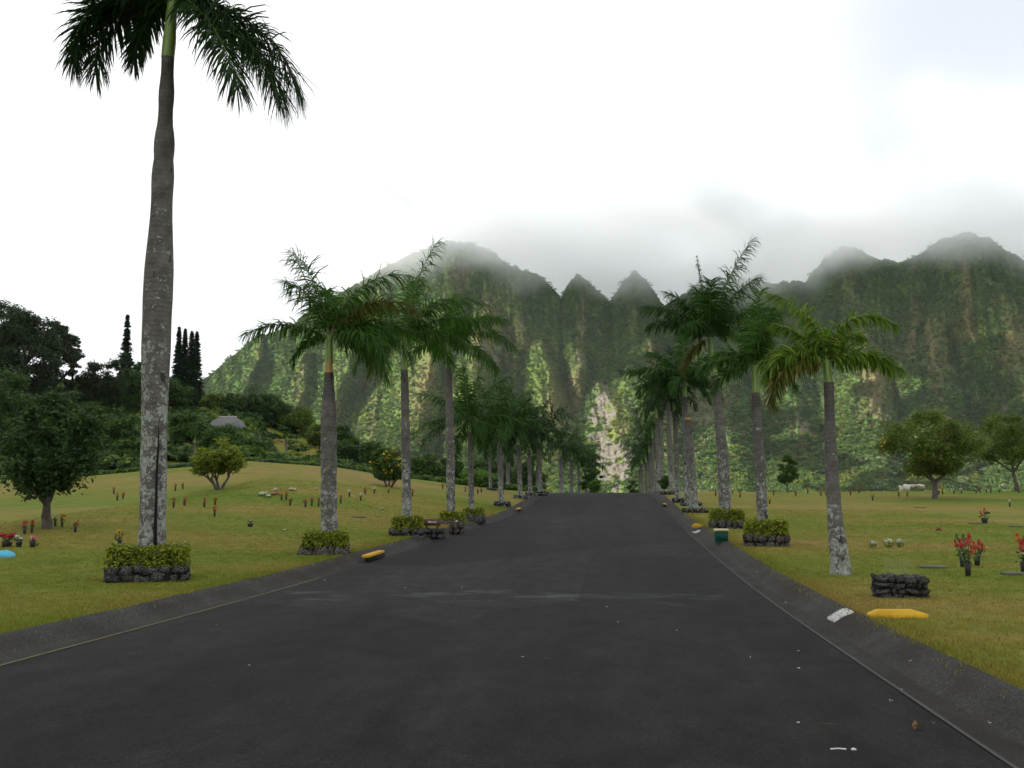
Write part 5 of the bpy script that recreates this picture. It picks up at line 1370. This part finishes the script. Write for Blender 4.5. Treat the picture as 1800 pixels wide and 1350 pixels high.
# ---------------------------------------------------------------- stone blocks and signs
def block_at(pl, pr, pb, pt, label, ratio=.45, **kw):
    g = ground_hit((pl + pr) / 2, pb); m = g.y / F_PX
    w_, h_ = (pr - pl) * m, (pb - pt) * m
    c = on_ground(g.x, g.y + w_ * ratio / 2); c.z = g.z
    return planter(c, w_, w_ * ratio, h_, label, soil=False, **kw), c, w_, h_, m

root, c, w_, h_, m = block_at(1546, 1632, 1052, 1016, 'black lava stone block with a faint glass plate, right lawn', .5, seed=51, sx=.125, sz=.085, rough_=.6, group=None, name='stone_block', cat='stone block')
MB().box((0, 0, h_ - .07), (w_ - .10, w_ * .5 - .10, .10)).build('top_slab', M['lava'], root)
gm, N, L, b = new_mat('clear_plate')
b.inputs['Base Color'].default_value = (.55, .56, .52, 1); b.inputs['Roughness'].default_value = .25
tp = N.new('ShaderNodeBsdfTransparent'); mx = N.new('ShaderNodeMixShader'); mx.inputs[0].default_value = .03
L.new(tp.outputs[0], mx.inputs[1]); L.new(b.outputs[0], mx.inputs[2]); L.new(mx.outputs[0], N['Material Output'].inputs['Surface'])
MB().box((-.02, -.05, h_ + .10), (46 * m, .010, .26)).build('glass_plate', gm, root)

root, c, w_, h_, m = block_at(744, 781, 940, 930, 'black stone block that carries the brown sign, left verge', .5, seed=52, sx=.16, sz=.16, group=None, name='stone_block', cat='stone block')
sg_ = tag(empty('sign_board', c + Vector((-.08, 0, h_))), 'brown wooden sign with a line of white lettering on a stone block', 'sign')
bw, bh = 31 * m, 11.5 * m
MB().box((0, 0, 5.2 * m + bh / 2), (bw, .06, bh)).build('board', M['sign_wood'], sg_)
for sx_ in (-1, 1): MB().box((sx_ * bw * .32, .01, 2.4 * m - .01), (.07, .05, 5.2 * m + .02)).build('post', M['sign_wood'], sg_)
# the lettering cannot be read at this distance: a row of short strokes stands for it
mb = MB(); rg = np.random.default_rng(5)
for k, x in enumerate(np.linspace(-bw * .20, bw * .22, 9)):
    if k in (4, 7): continue
    mb.box((x, -.033, 5.2 * m + bh * .55), (.020, .006, .055 * rg.uniform(.8, 1.1)))
    mb.box((x + .018, -.033, 5.2 * m + bh * .55 + rg.uniform(-.02, .02)), (.014, .0055, .016))
mb.build('lettering', M['letter_white'], sg_)

root, c, w_, h_, m = block_at(789, 813, 932, 919, 'brown square stone block on the left verge with a white flower on top', .9, seed=53, sx=.17, sz=.15, brown=True, group=None, name='stone_block', cat='stone block')
MB().box((0, 0, h_ - .08), (w_ - .12, w_ * .9 - .12, .12)).build('top_slab', M['lava'], root)
blk_top = c + Vector((0, -.05, h_ - .02))

# green box
g = ground_hit(1269, 953); m = g.y / F_PX
root = tag(empty('utility_box', g + Vector((0, .1, 0)), R(-4)), 'dark green box with a cream top on the right verge', 'utility box')
bw, bh = 23 * m, 20 * m
mb = MB().box((0, 0, bh / 2 - .03), (bw, .22, bh - .02), taper=.97); o = mb.build('body', M['green_paint'], root)
bv = o.modifiers.new('edge', 'BEVEL'); bv.width = .012; bv.segments = 2
o = MB().box((0, 0, bh + .005), (bw * 1.08, .27, .045)).build('lid', M['cream_paint'], root)
bv = o.modifiers.new('edge', 'BEVEL'); bv.width = .01; bv.segments = 2
MB().box((0, -.113, bh * .48), (bw * .82, .008, bh * .72)).build('front_panel', M['green_paint'], root)

# yellow bars and drains
def bar(c, ln, wd, h_, rz, label, name='concrete_bar', cat='concrete bar'):
    root = tag(empty(name, c, rz), label, cat, 'yellow painted concrete bars')
    x, y = ln / 2, wd / 2
    V = np.array([[-x, -y, -.05], [x, -y, -.05], [x, y, -.05], [-x, y, -.05], [-x, -y, h_ * .45], [x, -y, h_ * .45], [x, y, h_ * .45], [-x, y, h_ * .45],
                  [-x + .10, -y * .6, h_], [x - .16, -y * .6, h_], [x - .16, y * .6, h_], [-x + .10, y * .6, h_]])
    F = [[0, 3, 2, 1], [0, 1, 5, 4], [1, 2, 6, 5], [2, 3, 7, 6], [3, 0, 4, 7], [4, 5, 9, 8], [5, 6, 10, 9], [6, 7, 11, 10], [7, 4, 8, 11], [8, 9, 10, 11]]
    o = MB().add(V, F).build('body', M['yellow_paint'], root)
    bv = o.modifiers.new('edge', 'BEVEL'); bv.width = .012; bv.segments = 2
    return root
g = ground_hit(1581, 1088); m = g.y / F_PX
bar(g + Vector((0, .07, .0)), 97 * m, .15, .085, R(3), 'long yellow concrete bar on the grass right of the kerb')
g = ground_hit(1229, 927); m = g.y / F_PX
bar(g + Vector((-.05, .1, .02)), 17 * m, .2, .10, R(4), 'small yellow bar behind the pale kerb marks by the green box')

def drain(px, py, ln, label, side):
    """kerb inlet with a yellow lip over a dark slot, on the rolled kerb"""
    g = ground_hit(px, py); Y = g.y
    s = side * (HALF + .24); X0 = float(road_x(Y)) + s
    slope = math.atan2(float(road_z(Y + 1) - road_z(Y - 1)), 2.0)
    root = tag(empty('drain_inlet', (X0, Y, float(road_z(Y)) + .02)), label, 'drain', 'kerb drains with yellow lips')
    MB().box((-side * .10, 0, .015), (.10, ln * .94, .08)).build('slot_shade', M['dark_hole'], root)  # solid near-black block; the shade inside the slot is its colour
    o = MB().box((-side * .06, 0, .083), (.15, ln, .06)).build('lip', M['yellow_paint'], root)
    bv = o.modifiers.new('edge', 'BEVEL'); bv.width = .015; bv.segments = 2
    return root
drain(676, 974, 1.55, 'near drain inlet on the left kerb, yellow lip over a dark slot', -1)
drain(908, 893, 1.3, 'far drain inlet on the left kerb near the bare stone ring', -1)
drain(1167, 886, 1.2, 'drain inlet on the right kerb near the crest, small yellow lip', 1)

# stencilled white marks on the right kerb
def kerb_mark(px, py, n, size, gap_, label):
    g = ground_hit(px, py)
    d = ray(px, py); 
    best = None
    for t in np.arange(4, 60, .02):
        p = EYE + d * t; s = p.x - float(road_x(p.y))
        zk = float(road_z(p.y)) - .03 + .15 * float(sstep(HALF + GUT - .04, HALF + GUT + .3, abs(s)))
        if p.z <= zk: best = (p, zk, s); break
    p, zk, s = best
    root = tag(empty('kerb_mark', (p.x, p.y, zk)), label, 'painted mark', 'white painted plates on the right kerb')
    hs = .11
    def kz(ss): return -.03 + .15 * float(sstep(HALF + GUT - .04, HALF + GUT + .3, ss))
    mdark = MB()
    for k in range(n):
        y0 = (k - (n - 1) / 2) * (size + gap_)
        V, F = [], []
        ss = np.linspace(s - hs, s + hs, 5)
        top = [(a, kz(a) + .022) for a in ss]
        for yy in (y0 - size / 2, y0 + size / 2):
            for a, z in top: V.append((a - s, yy, z + float(road_z(p.y)) - zk))
            for a, z in top: V.append((a - s, yy, z + float(road_z(p.y)) - zk - .03))
        for i_ in range(4): F += [[i_, i_ + 1, 11 + i_, 10 + i_], [i_ + 1, i_, 5 + i_, 6 + i_], [10 + i_, 11 + i_, 16 + i_, 15 + i_]]
        F += [[0, 10, 15, 5], [4, 9, 19, 14]]
        MB().add(V, F).build('plate', M['white_paint'], root)
        rg = np.random.default_rng(k + 3)
        for q in np.linspace(.16, .84, 5):
            i0 = q * 4; i_ = min(3, int(i0)); f = i0 - i_
            a = ss[i_] * (1 - f) + ss[i_ + 1] * f; z = top[i_][1] * (1 - f) + top[i_ + 1][1] * f + .003 + float(road_z(p.y)) - zk
            mdark.box((a - s, y0 + rg.uniform(-.02, .02), z), (.009, size * rg.uniform(.25, .45), .004))
            mdark.box((a - s + .014, y0 + rg.uniform(-.04, .04), z + .0005), (.010, .012, .004))
    mdark.build('lettering', M['letter_dark'], root)
kerb_mark(1477, 1081, 2, .15, .03, 'pair of worn white lettered plates on the near right kerb')
kerb_mark(1224, 936, 2, .22, .25, 'two pale marks on the right kerb beside the green box')

# ---------------------------------------------------------------- grave flowers
def petals(center, rad, n, size, rg):
    d = rg.normal(0, 1, (n, 3)); d /= np.linalg.norm(d, axis=1)[:, None]; d[:, 2] = np.abs(d[:, 2]) * .8 + .1
    return leaf_quads(np.asarray(center) + d * rad * rg.uniform(.4, 1, n)[:, None], d, size, rg, .6)

def bloom_mesh(col, rad, seed, kind='ball'):
    key = ('bloom', col, kind, seed)
    if key in _fr_cache: return _fr_cache[key]
    rg = np.random.default_rng(seed)
    if kind == 'ginger':   # a cone of overlapping bracts
        n = 46; t = rg.random(n); a = rg.uniform(0, 6.28, n)
        r = (1 - t) ** .7 * .5 + .06
        P = np.stack([np.cos(a) * r, np.sin(a) * r, t * 1.9 - .6], -1)
        V, F = leaf_quads(P, np.stack([np.cos(a), np.sin(a), .8 + 0 * a], -1), .34, rg, .5)
    else:
        V, F = petals((0, 0, 0), 1.0, 40, .5, rg)
    me = mesh('bloom', V * rad, [F], M[col])
    _fr_cache[key] = me
    return me

def bouquet_mesh(col, seed):
    """flower heads and leaves as one small far bunch"""
    key = ('bunch', col, seed)
    if key in _fr_cache: return _fr_cache[key]
    rg = np.random.default_rng(seed)
    Vs, Fs, n0 = [], [], 0
    for k in range(5):
        c = rg.normal(0, .06, 3) + [0, 0, .40 + rg.uniform(-.06, .08)]
        V, F = petals(c, .07, 22, .035, rg); Vs.append(V); Fs.append(F + n0); n0 += len(V)
    me = mesh('blossoms', np.concatenate(Vs), [np.concatenate(Fs)], M[col])
    _fr_cache[key] = me
    return me
_mb = MB(); 
for k in range(7):
    a = k * .9; _mb.tube(np.array([[0, 0, .15], [math.cos(a) * .03, math.sin(a) * .03, .26], [math.cos(a) * .075, math.sin(a) * .075, .40]]), [.008, .007, .006], 5)
rg = np.random.default_rng(77)
V, F = leaf_quads(rg.normal(0, .055, (26, 3)) * [1, 1, .9] + [0, 0, .30], rg.normal(0, 1, (26, 3)), .06, rg, .4); _mb.add(V, F)
STEMS = _mb.mesh('stems', M['stem'])
VASE = MB().tube(np.array([[0, 0, -.04], [0, 0, .10], [0, 0, .22]]), [.045, .055, .075], 12).mesh('vase', M['vase'], True)

def vase(px, py, col, label, s=1.0, group='grave flowers on the lawns', seed=None):
    g = ground_hit(px, py)
    root = tag(empty('flower_vase', g), label, 'flower vase', group)
    sd = (seed if seed is not None else int(px) % 3)
    link('vase', VASE, root, (0, 0, 0), None, (s, s, s))
    link('stems', STEMS, root, (0, 0, 0), (0, 0, px % 6), (s, s, s))
    link('blossoms', bouquet_mesh(col, sd), root, (0, 0, 0), (0, 0, py % 6), (s, s, s))
    return root

def big_vase(px, py, top, heads, label, hv=None):
    """a nearby vase: each flower head its own piece. heads: (dx px, py, colour, kind, radius px)"""
    g = ground_hit(px, py); m = g.y / F_PX
    root = tag(empty('flower_vase', g), label, 'flower vase', 'grave flowers on the lawns')
    h = (py - top) * m
    MB().tube(np.array([[0, 0, -.05], [0, 0, h * .5], [0, 0, h]]), [4.0 * m, 4.8 * m, 6.2 * m], 12).build('vase', M['vase'], root, smooth=True)
    st = MB(); rg = np.random.default_rng(int(px))
    for k, (dx, hy, col, kind, rad) in enumerate(heads):
        p = np.array([dx * m, rg.uniform(-.06, .06), (py - hy) * m])
        st.tube(np.array([[dx * m * .1, 0, h * .8], [dx * m * .5, p[1] * .5, (h + p[2]) / 2], p]), .008, 5)
        link('bloom', bloom_mesh(col, rad * m, 10 + k % 4, kind), root, p, (0, R(dx * 1.2), R(k * 70)))
        c = rg.normal(0, .05, (5, 3)) + p * [.6, .6, .7]
        V, F = leaf_quads(c, rg.normal(0, 1, c.shape), .06, rg, .35); st.add(V, F)
    st.build('stems', M['stem'], root)
    return root
big_vase(1702, 1014, 992, [(-8, 962, 'red', 'ginger', 8), (3, 955, 'red', 'ginger', 9), (6, 972, 'red', 'ginger', 7), (-4, 976, 'white', 'ball', 3), (-14, 950, 'stem', 'ginger', 5)], 'front vase of the trio with tall dark red flowers, right lawn')
big_vase(1693, 997, 979, [(-9, 960, 'red', 'ginger', 9), (2, 950, 'stem', 'ginger', 6), (8, 958, 'red', 'ginger', 7)], 'back left vase of the trio of red flowers, right lawn')
big_vase(1718, 995, 980, [(-3, 964, 'red', 'ginger', 8), (5, 963, 'red', 'ginger', 9), (10, 966, 'red', 'ginger', 7)], 'right vase of the trio, its red flowers leaning outward')
big_vase(1800, 1008, 988, [(-6, 952, 'orange', 'ginger', 8), (-3, 965, 'red', 'ginger', 9), (-2, 976, 'white', 'ball', 3), (4, 956, 'red', 'ginger', 8)], 'vase of orange and red flowers cut by the right picture edge')
big_vase(1731, 920, 911, [(-6, 903, 'red', 'ginger', 4.5), (0, 900, 'red', 'ginger', 4), (4, 904, 'stem', 'ball', 4.5)], 'vase of dark red flowers behind the trio, right lawn')
big_vase(8, 962, 951, [(-6, 943, 'red', 'ball', 7), (0, 945, 'red', 'ball', 6)], 'red flowers cut by the left picture edge')
big_vase(16, 961, 953, [(-1, 945, 'red', 'ball', 6), (4, 941, 'red', 'ball', 5)], 'vase of red flowers left of the white ones, left lawn')
big_vase(33, 962, 949, [(-4, 944, 'white', 'ball', 4), (3, 947, 'white', 'ball', 3.5)], 'vase of small white flowers beside the pink ones, left lawn')
big_vase(57, 962, 950, [(0, 946, 'pink', 'ball', 5.5), (4, 948, 'pink', 'ball', 4)], 'vase of pink flowers at the right end of the left group')
big_vase(209, 957, 948, [(-3, 937, 'yellow', 'ginger', 5), (3, 941, 'orange', 'ginger', 4), (0, 932, 'yellow', 'ball', 3.5)], 'yellow and orange flowers just left of the near hedge')
big_vase(440, 926, 920, [(0, 917, 'white', 'ball', 3.2), (1, 914, 'pink', 'ball', 2.2)], 'small white flowers alone on the lawn between two left palms')
def posy(px, py, col, rad, label, loc=None):
    g = loc or ground_hit(px, py); m = g.y / F_PX; rg = np.random.default_rng(int(px * 3))
    root = tag(empty('flower_bunch', g), label, 'flowers', 'flower bunches lying on the lawns')
    V, F = petals((0, 0, rad * m * .7), rad * m, 60, rad * m * .30, rg)
    link('blossoms', mesh('blossoms', V, [F], M[col]), root)
    c = rg.normal(0, .5, (30, 3)) * rad * m * [1.2, 1.0, .3] + [0, 0, rad * m * .3]
    V, F = leaf_quads(c, np.abs(rg.normal(0, 1, c.shape)), rad * m * .4, rg, .4)
    link('leaves', mesh('leaves', V, [F], M['stem']), root)
    return root
def shaggy(px, py, col, rad, label):
    """a low potted bush with a pale flowering top"""
    g = ground_hit(px, py); m = g.y / F_PX; rg = np.random.default_rng(int(px * 3))
    root = tag(empty('potted_flowers', g), label, 'potted flowers', 'white potted flowers on the right lawn')
    r = rad * m
    d = sphere_pts(130, rg); V, F = leaf_quads(d * r * .9 * [1, 1, .85] + [0, 0, r * .85], d, r * .25, rg, .4)
    link('leaves', mesh('leaves', V, [F], M['leaf_olive']), root)
    d = sphere_pts(70, rg, 1); d[:, 2] = np.abs(d[:, 2]); V, F = leaf_quads(d * r * .95 * [.9, .9, .8] + [0, 0, r * 1.05], d, r * .17, rg, .7)
    link('blossoms', mesh('blossoms', V, [F], M[col]), root)
    return root
shaggy(1534, 964, 'white', 7, 'leftmost pale flower pot right of the near right palm')
shaggy(1562, 963, 'white', 8.5, 'middle and biggest of the three pale flower pots')
shaggy(1582, 962, 'white', 7.5, 'rightmost of the three pale flower pots')
posy(1650, 933, 'red', 4, 'single red flower low on the right lawn behind the trio')
posy(0, 0, 'white', 3.2, 'white flower bunch on top of the brown square stone block', blk_top)
posy(703, 942, 'white', 4, 'white blooms in front of the planter left of the brown sign')
for k, (px, py, col, rad, lab) in enumerate([(461, 873, 'white', 6, 'white bunch at the left of the heaped funeral flowers'), (468, 871, 'white', 5, 'second white bunch in the heaped funeral flowers'), (472, 875, 'white', 4.5, 'front white bunch of the heaped funeral flowers'), (480, 871, 'pink', 5, 'pink bunch in the heaped funeral flowers'), (486, 870, 'pink', 4, 'red-pink bunch at the right of the heaped flowers'), (484, 864, 'white', 4, 'pale flower spray standing behind the heaped flowers'), (511, 863, 'white', 4, 'left of two white bunches right of the flower heap'), (517, 863, 'white', 3.5, 'right of two white bunches right of the flower heap'),
    (556, 861, 'white', 2.5, 'white bunch left of the thick second palm'), (565, 860, 'red', 2.5, 'reddish bunch touching the thick second palm trunk'), (500, 934, 'white', 2.6, 'white scrap of flowers left of the boxy hedge'), (671, 897, 'white', 2.5, 'white bunch between second and third left palms'), (325, 955, 'white', 2.4, 'white bunch right of the near hedge')]):
    posy(px, py, col, rad, lab)
# far vases: leftwards lawn
LEFT = [(305, 893, 'red'), (324, 889, 'red'), (359, 892, 'red'), (308, 863, 'red'), (321, 860, 'red'), (378, 888, 'orange'), (510, 889, 'red'), (537, 892, 'red'), (548, 890, 'red'), (560, 891, 'red'), (599, 885, 'red'), (634, 880, 'white'), (614, 874, 'white'), (642, 869, 'orange'), (658, 868, 'white'), (683, 867, 'yellow'), (495, 880, 'orange'), (503, 879, 'orange'), (200, 869, 'red'), (216, 877, 'red'), (206, 880, 'orange'), (109, 926, 'orange'), (132, 936, 'red'), (43, 939, 'red'), (56, 937, 'red'), (778, 860, 'red'), (818, 865, 'orange'), (840, 868, 'red'), (846, 866, 'orange'), (725, 872, 'red'), (97, 925, 'white'), (377, 908, 'red')]
_n = {}
for k, (px, py, c_) in enumerate(sorted(LEFT)):
    _n[c_] = _n.get(c_, 0) + 1
    vase(px, py, c_, 'small %s grave flowers on the left lawn, %s small %s ones from the left there' % (c_, _ord[_n[c_] - 1], c_), .62, 'small %s grave flowers on the left lawn' % c_)
RIGHT = [(1258, 872, 'red'), (1301, 875, 'orange'), (1331, 883, 'orange'), (1353, 886, 'yellow'), (1360, 871, 'red'), (1399, 872, 'red'), (1443, 872, 'red'), (1452, 871, 'yellow'), (1495, 871, 'red'), (1534, 880, 'orange'), (1580, 873, 'yellow'), (1595, 873, 'yellow'), (1650, 870, 'red'), (1657, 869, 'red'), (1677, 868, 'white'), (1690, 868, 'white'), (1716, 867, 'white'), (1723, 866, 'orange'), (1734, 866, 'white'), (1742, 866, 'red'), (1757, 866, 'white'), (1775, 891, 'white'), (1791, 867, 'red'), (1510, 867, 'orange'), (1420, 868, 'orange'), (1288, 868, 'white'), (1269, 871, 'white')]
_n = {}
for k, (px, py, c_) in enumerate(sorted(RIGHT)):
    _n[c_] = _n.get(c_, 0) + 1
    vase(px, py, c_, 'small %s grave flowers on the right lawn, %s small %s ones from the left there' % (c_, _ord[_n[c_] - 1], c_), .68, 'small %s grave flowers on the right lawn' % c_)

# flat grave markers flush with the turf
for k, (px, py, w_, lab) in enumerate([(1788, 1011, .6, 'flat pale grave plate by the vase at the right picture edge'), (1617, 893, .7, 'flat pale grave plate in front of the spreading tree'), (1716, 921, .6, 'flat pale grave plate beside the dark red vase'), (1790, 926, .7, 'flat pale grave plate near the right picture edge, farther back'), (1640, 999, .6, 'flat grave plate behind the black stone block'), (630, 910, .6, 'flat grave plate between second and third left palms')]):
    g = ground_hit(px, py)
    root = tag(empty('grave_marker', g + Vector((0, 0, .012))), lab, 'grave marker', 'flat grave markers in the turf')
    o = MB().box((0, 0, 0), (w_ * .75, .30, .05)).build('plate', M['plate_bronze'], root)
    bv = o.modifiers.new('edge', 'BEVEL'); bv.width = .008; bv.segments = 1

# the blue thing at the left edge: a crumpled plastic bag
g = ground_hit(9, 979)
rg = np.random.default_rng(3)
V, F = STV[2]
nn = 18; th = np.linspace(0, 2 * np.pi, nn, endpoint=False); ph = np.linspace(0, np.pi / 2, 7)
VV_ = []
for q in ph:
    for t in th:
        r_ = 1 + rg.normal(0, .06)
        VV_.append((math.cos(t) * math.cos(q) * .21 * r_, math.sin(t) * math.cos(q) * .16 * r_, math.sin(q) * .13 * r_))
i = np.arange(6)[:, None] * nn; j = np.arange(nn)[None]; j2 = (j + 1) % nn
q4 = np.stack([i + j, i + j2, i + nn + j2, i + nn + j], -1).reshape(-1, 4)
bag = link('plastic_bag', mesh('plastic_bag', np.array(VV_), [q4], M['blue_plastic'], True), None, g)
tag(bag, 'crumpled bright blue plastic lying on the left lawn', 'plastic bag')

# pale rocks beyond the right lawn
root = tag(empty('rock_outcrop', on_hill(1608, 130)), 'pale whitish rocks showing in the brush beyond the right lawn', 'rocks')
root.location.z = at_depth(1608, 860, 130).z
for k, (dx, dz, sx_, sz_) in enumerate([(-14, 3, 9, 8), (-6, 5, 9, 5), (3, 6, 11, 4), (12, 5, 9, 5), (-17, 0, 5, 9)]):
    mm_ = 130 / F_PX
    link('rock', mesh('rock', STV[k][0], [STV[k][1]], M['pale_rock']), root, (dx * mm_, k * .2, dz * mm_), (0, 0, k), (sx_ * mm_ * 1.2, .8, sz_ * mm_ * 1.2))

# ---------------------------------------------------------------- litter on the road, tufts of grass
rg = np.random.default_rng(12)
specks = [(437, 1172), (920, 1157), (1086, 1095), (1066, 1068), (1403, 1177), (1403, 1274), (1565, 1235), (1585, 1215), (1602, 1170), (1320, 1157), (570, 1021), (712, 1034), (813, 1034), (1740, 1274), (1404, 1146), (1507, 1063), (1380, 1060), (1640, 1274), (1213, 946), (1190, 1110), (380, 1100), (1290, 1000), (1330, 1010)]
Vs, Fs, n0 = [], [], 0
for (px, py) in specks:
    d = ray(px, py); t = np.arange(3, 60, .02)
    Yp = EYE.y + d.y * t; Xp = EYE.x + d.x * t; Zp = EYE.z + d.z * t; s_ = np.abs(Xp - road_x(Yp))
    zs = road_z(Yp) + np.where(s_ < HALF + GUT, .014, .10)
    k = int(np.argmax(Zp < zs)); c = np.array([Xp[k], Yp[k], zs[k] + .012])
    V, F = leaf_quads(c[None] + rg.normal(0, .008, (3, 3)) * [1, 1, .3], np.tile([0, 0, 1.0], (3, 1)), .008, rg, .6)
    Vs.append(V); Fs.append(F + n0); n0 += len(V)
tag(link('litter', mesh('litter', np.concatenate(Vs), [np.concatenate(Fs)], M['white'])), 'tiny white petals and scraps scattered on the asphalt and kerb', 'litter', kind='stuff')
# the white stick in the foreground
d = ray(1480, 1316); t = (road_z(5.4) + .02 - EYE.z) / d.z; p = EYE + d * t; p.z = float(road_z(p.y)) + .022
mb = MB().tube(np.array([[-.062, 0, 0], [-.02, .004, .003], [.022, -.003, .002]]), [.005, .004, .005], 6).tube(np.array([[.05, -.006, .001], [.062, -.002, .003], [.075, -.009, .002]]), [.006, .008, .004], 6)
tag(mb.build('plastic_fork', M['letter_white'], None, p), 'broken white plastic stick lying on the asphalt in the foreground', 'litter')
# brown fallen leaves in the gutters
def scrap(px, py, col, label):
    d = ray(px, py); t = np.arange(3, 60, .02); Yp = EYE.y + d.y * t; Xp = EYE.x + d.x * t; Zp = EYE.z + d.z * t
    k = int(np.argmax(Zp < road_z(Yp) + .02)); rg = np.random.default_rng(px)
    V, F = leaf_quads(np.zeros((2, 3)) + rg.normal(0, .012, (2, 3)) * [1, 1, .4], np.tile([0, 0, 1.0], (2, 1)), .04, rg, .5)
    tag(link('fallen_leaf', mesh('fallen_leaf', V, [F], M[col]), None, (Xp[k], Yp[k], road_z(Yp[k]) + .025)), label, 'leaf')
M['brown_leaf'] = leafmat('brown_leaf', [(0, (0.10, 0.05, 0.02)), (1, (0.2, 0.11, 0.04))], 0.2)
scrap(1611, 1277, 'brown_leaf', 'dry brown leaf near the right seam of the asphalt')
scrap(1492, 1118, 'brown_leaf', 'reddish leaf in the gutter below the white kerb plates')

def tuft_mesh(seed, n=14, h=.038, sp=.05):
    rg = np.random.default_rng(seed); V = []; F = []
    for k in range(n):
        a = rg.uniform(0, 6.28); p = rg.normal(0, sp, 2); l = h * rg.uniform(.5, 1.3); ln = rg.uniform(.1, .9)
        d = np.array([math.cos(a), math.sin(a), 0]); s = np.array([-d[1], d[0], 0]) * .0035
        b0 = np.array([p[0], p[1], -.01]); b1 = b0 + d * l * ln * .35 + [0, 0, l * .7]; b2 = b0 + d * l * ln + [0, 0, l]
        o = len(V); V += [b0 - s, b0 + s, b1 - s * .8, b1 + s * .8, b2]; F.append((o, o + 1, o + 3, o + 2)); F.append((o + 2, o + 3, o + 4, o + 4))
    V = np.array(V); F = np.array(F); return mesh('grass_tuft', V, [F[0::2], F[1::2, :3]], M['grass_blade'])
tufts = [tuft_mesh(k) for k in range(4)] + [tuft_mesh(9, 20, .085, .06)]
def lawn_pts(n, y0, y1, s0, s1, side):
    Y = y0 + (y1 - y0) * rng.random(n) ** 2.3; s = s0 + (s1 - s0) * rng.random(n) ** 1.2
    X = road_x(Y) + side * s
    return X, Y
A = [lawn_pts(46000, 5.0, 50, edge - .02, edge + 11, 1), lawn_pts(62000, 7.0, 52, edge - .02, edge + 13, -1),
     (lambda Y: (road_x(Y) + (edge + rng.normal(.0, .05, len(Y))), Y))(rng.uniform(4, 45, 5200)), (lambda Y: (road_x(Y) - (edge + rng.normal(.0, .05, len(Y))), Y))(rng.uniform(5, 45, 5200))]
Xg = np.concatenate([a[0] for a in A]); Yg_ = np.concatenate([a[1] for a in A])
kind = rng.integers(0, 4, len(Xg)); kind[-10400:] = np.where(rng.random(10400) < .05, 4, kind[-10400:])
P = np.stack([Xg, Yg_, ground_z(Xg, Yg_) - .005], -1)
P[-10400:, 2] = road_z(Yg_[-10400:]) + .085
gs = rng.uniform(.55, 1.15, len(P))
tag(scatter('grass', P, gs, rng.uniform(0, 6.28, len(P)), tufts, kind), 'short mown grass along both verges of the road', 'grass')
for o in list(COL.objects):
    pass
for nm, lb, ct in (('cloud', 'unseen grey-white cloud deck added to keep direct sun off the valley', 'cloud'), ('cloud_bank', 'white cloud bank resting on the mountain crest', 'cloud'), ('mountain_forest', 'green forest covering the fluted mountain wall', 'forest')):
    if nm in bpy.data.objects: tag(bpy.data.objects[nm], lb, ct)
for nm, lb, ct in (('ground', 'mown green and tawny cemetery lawn on both sides of the road', 'ground'), ('road', 'dark asphalt avenue running straight to a low crest', 'road'), ('mountain', 'steep fluted green mountain wall behind the avenue', 'mountain'), ('mountain_back', 'far side of the mountain range behind the crest', 'mountain'),
                   ('gutter', 'shallow gutter along the left edge of the asphalt', 'gutter'), ('gutter.001', 'shallow gutter along the right edge of the asphalt', 'gutter'), ('kerb', 'dark rolled asphalt kerb on the left of the road', 'kerb'), ('kerb.001', 'dark rolled asphalt kerb on the right of the road', 'kerb'), ('edge_line', 'worn yellow line along the left gutter', 'line'), ('edge_seam', 'pale seam between asphalt and right gutter', 'seam')):
    if nm in bpy.data.objects: tag(bpy.data.objects[nm], lb, ct)
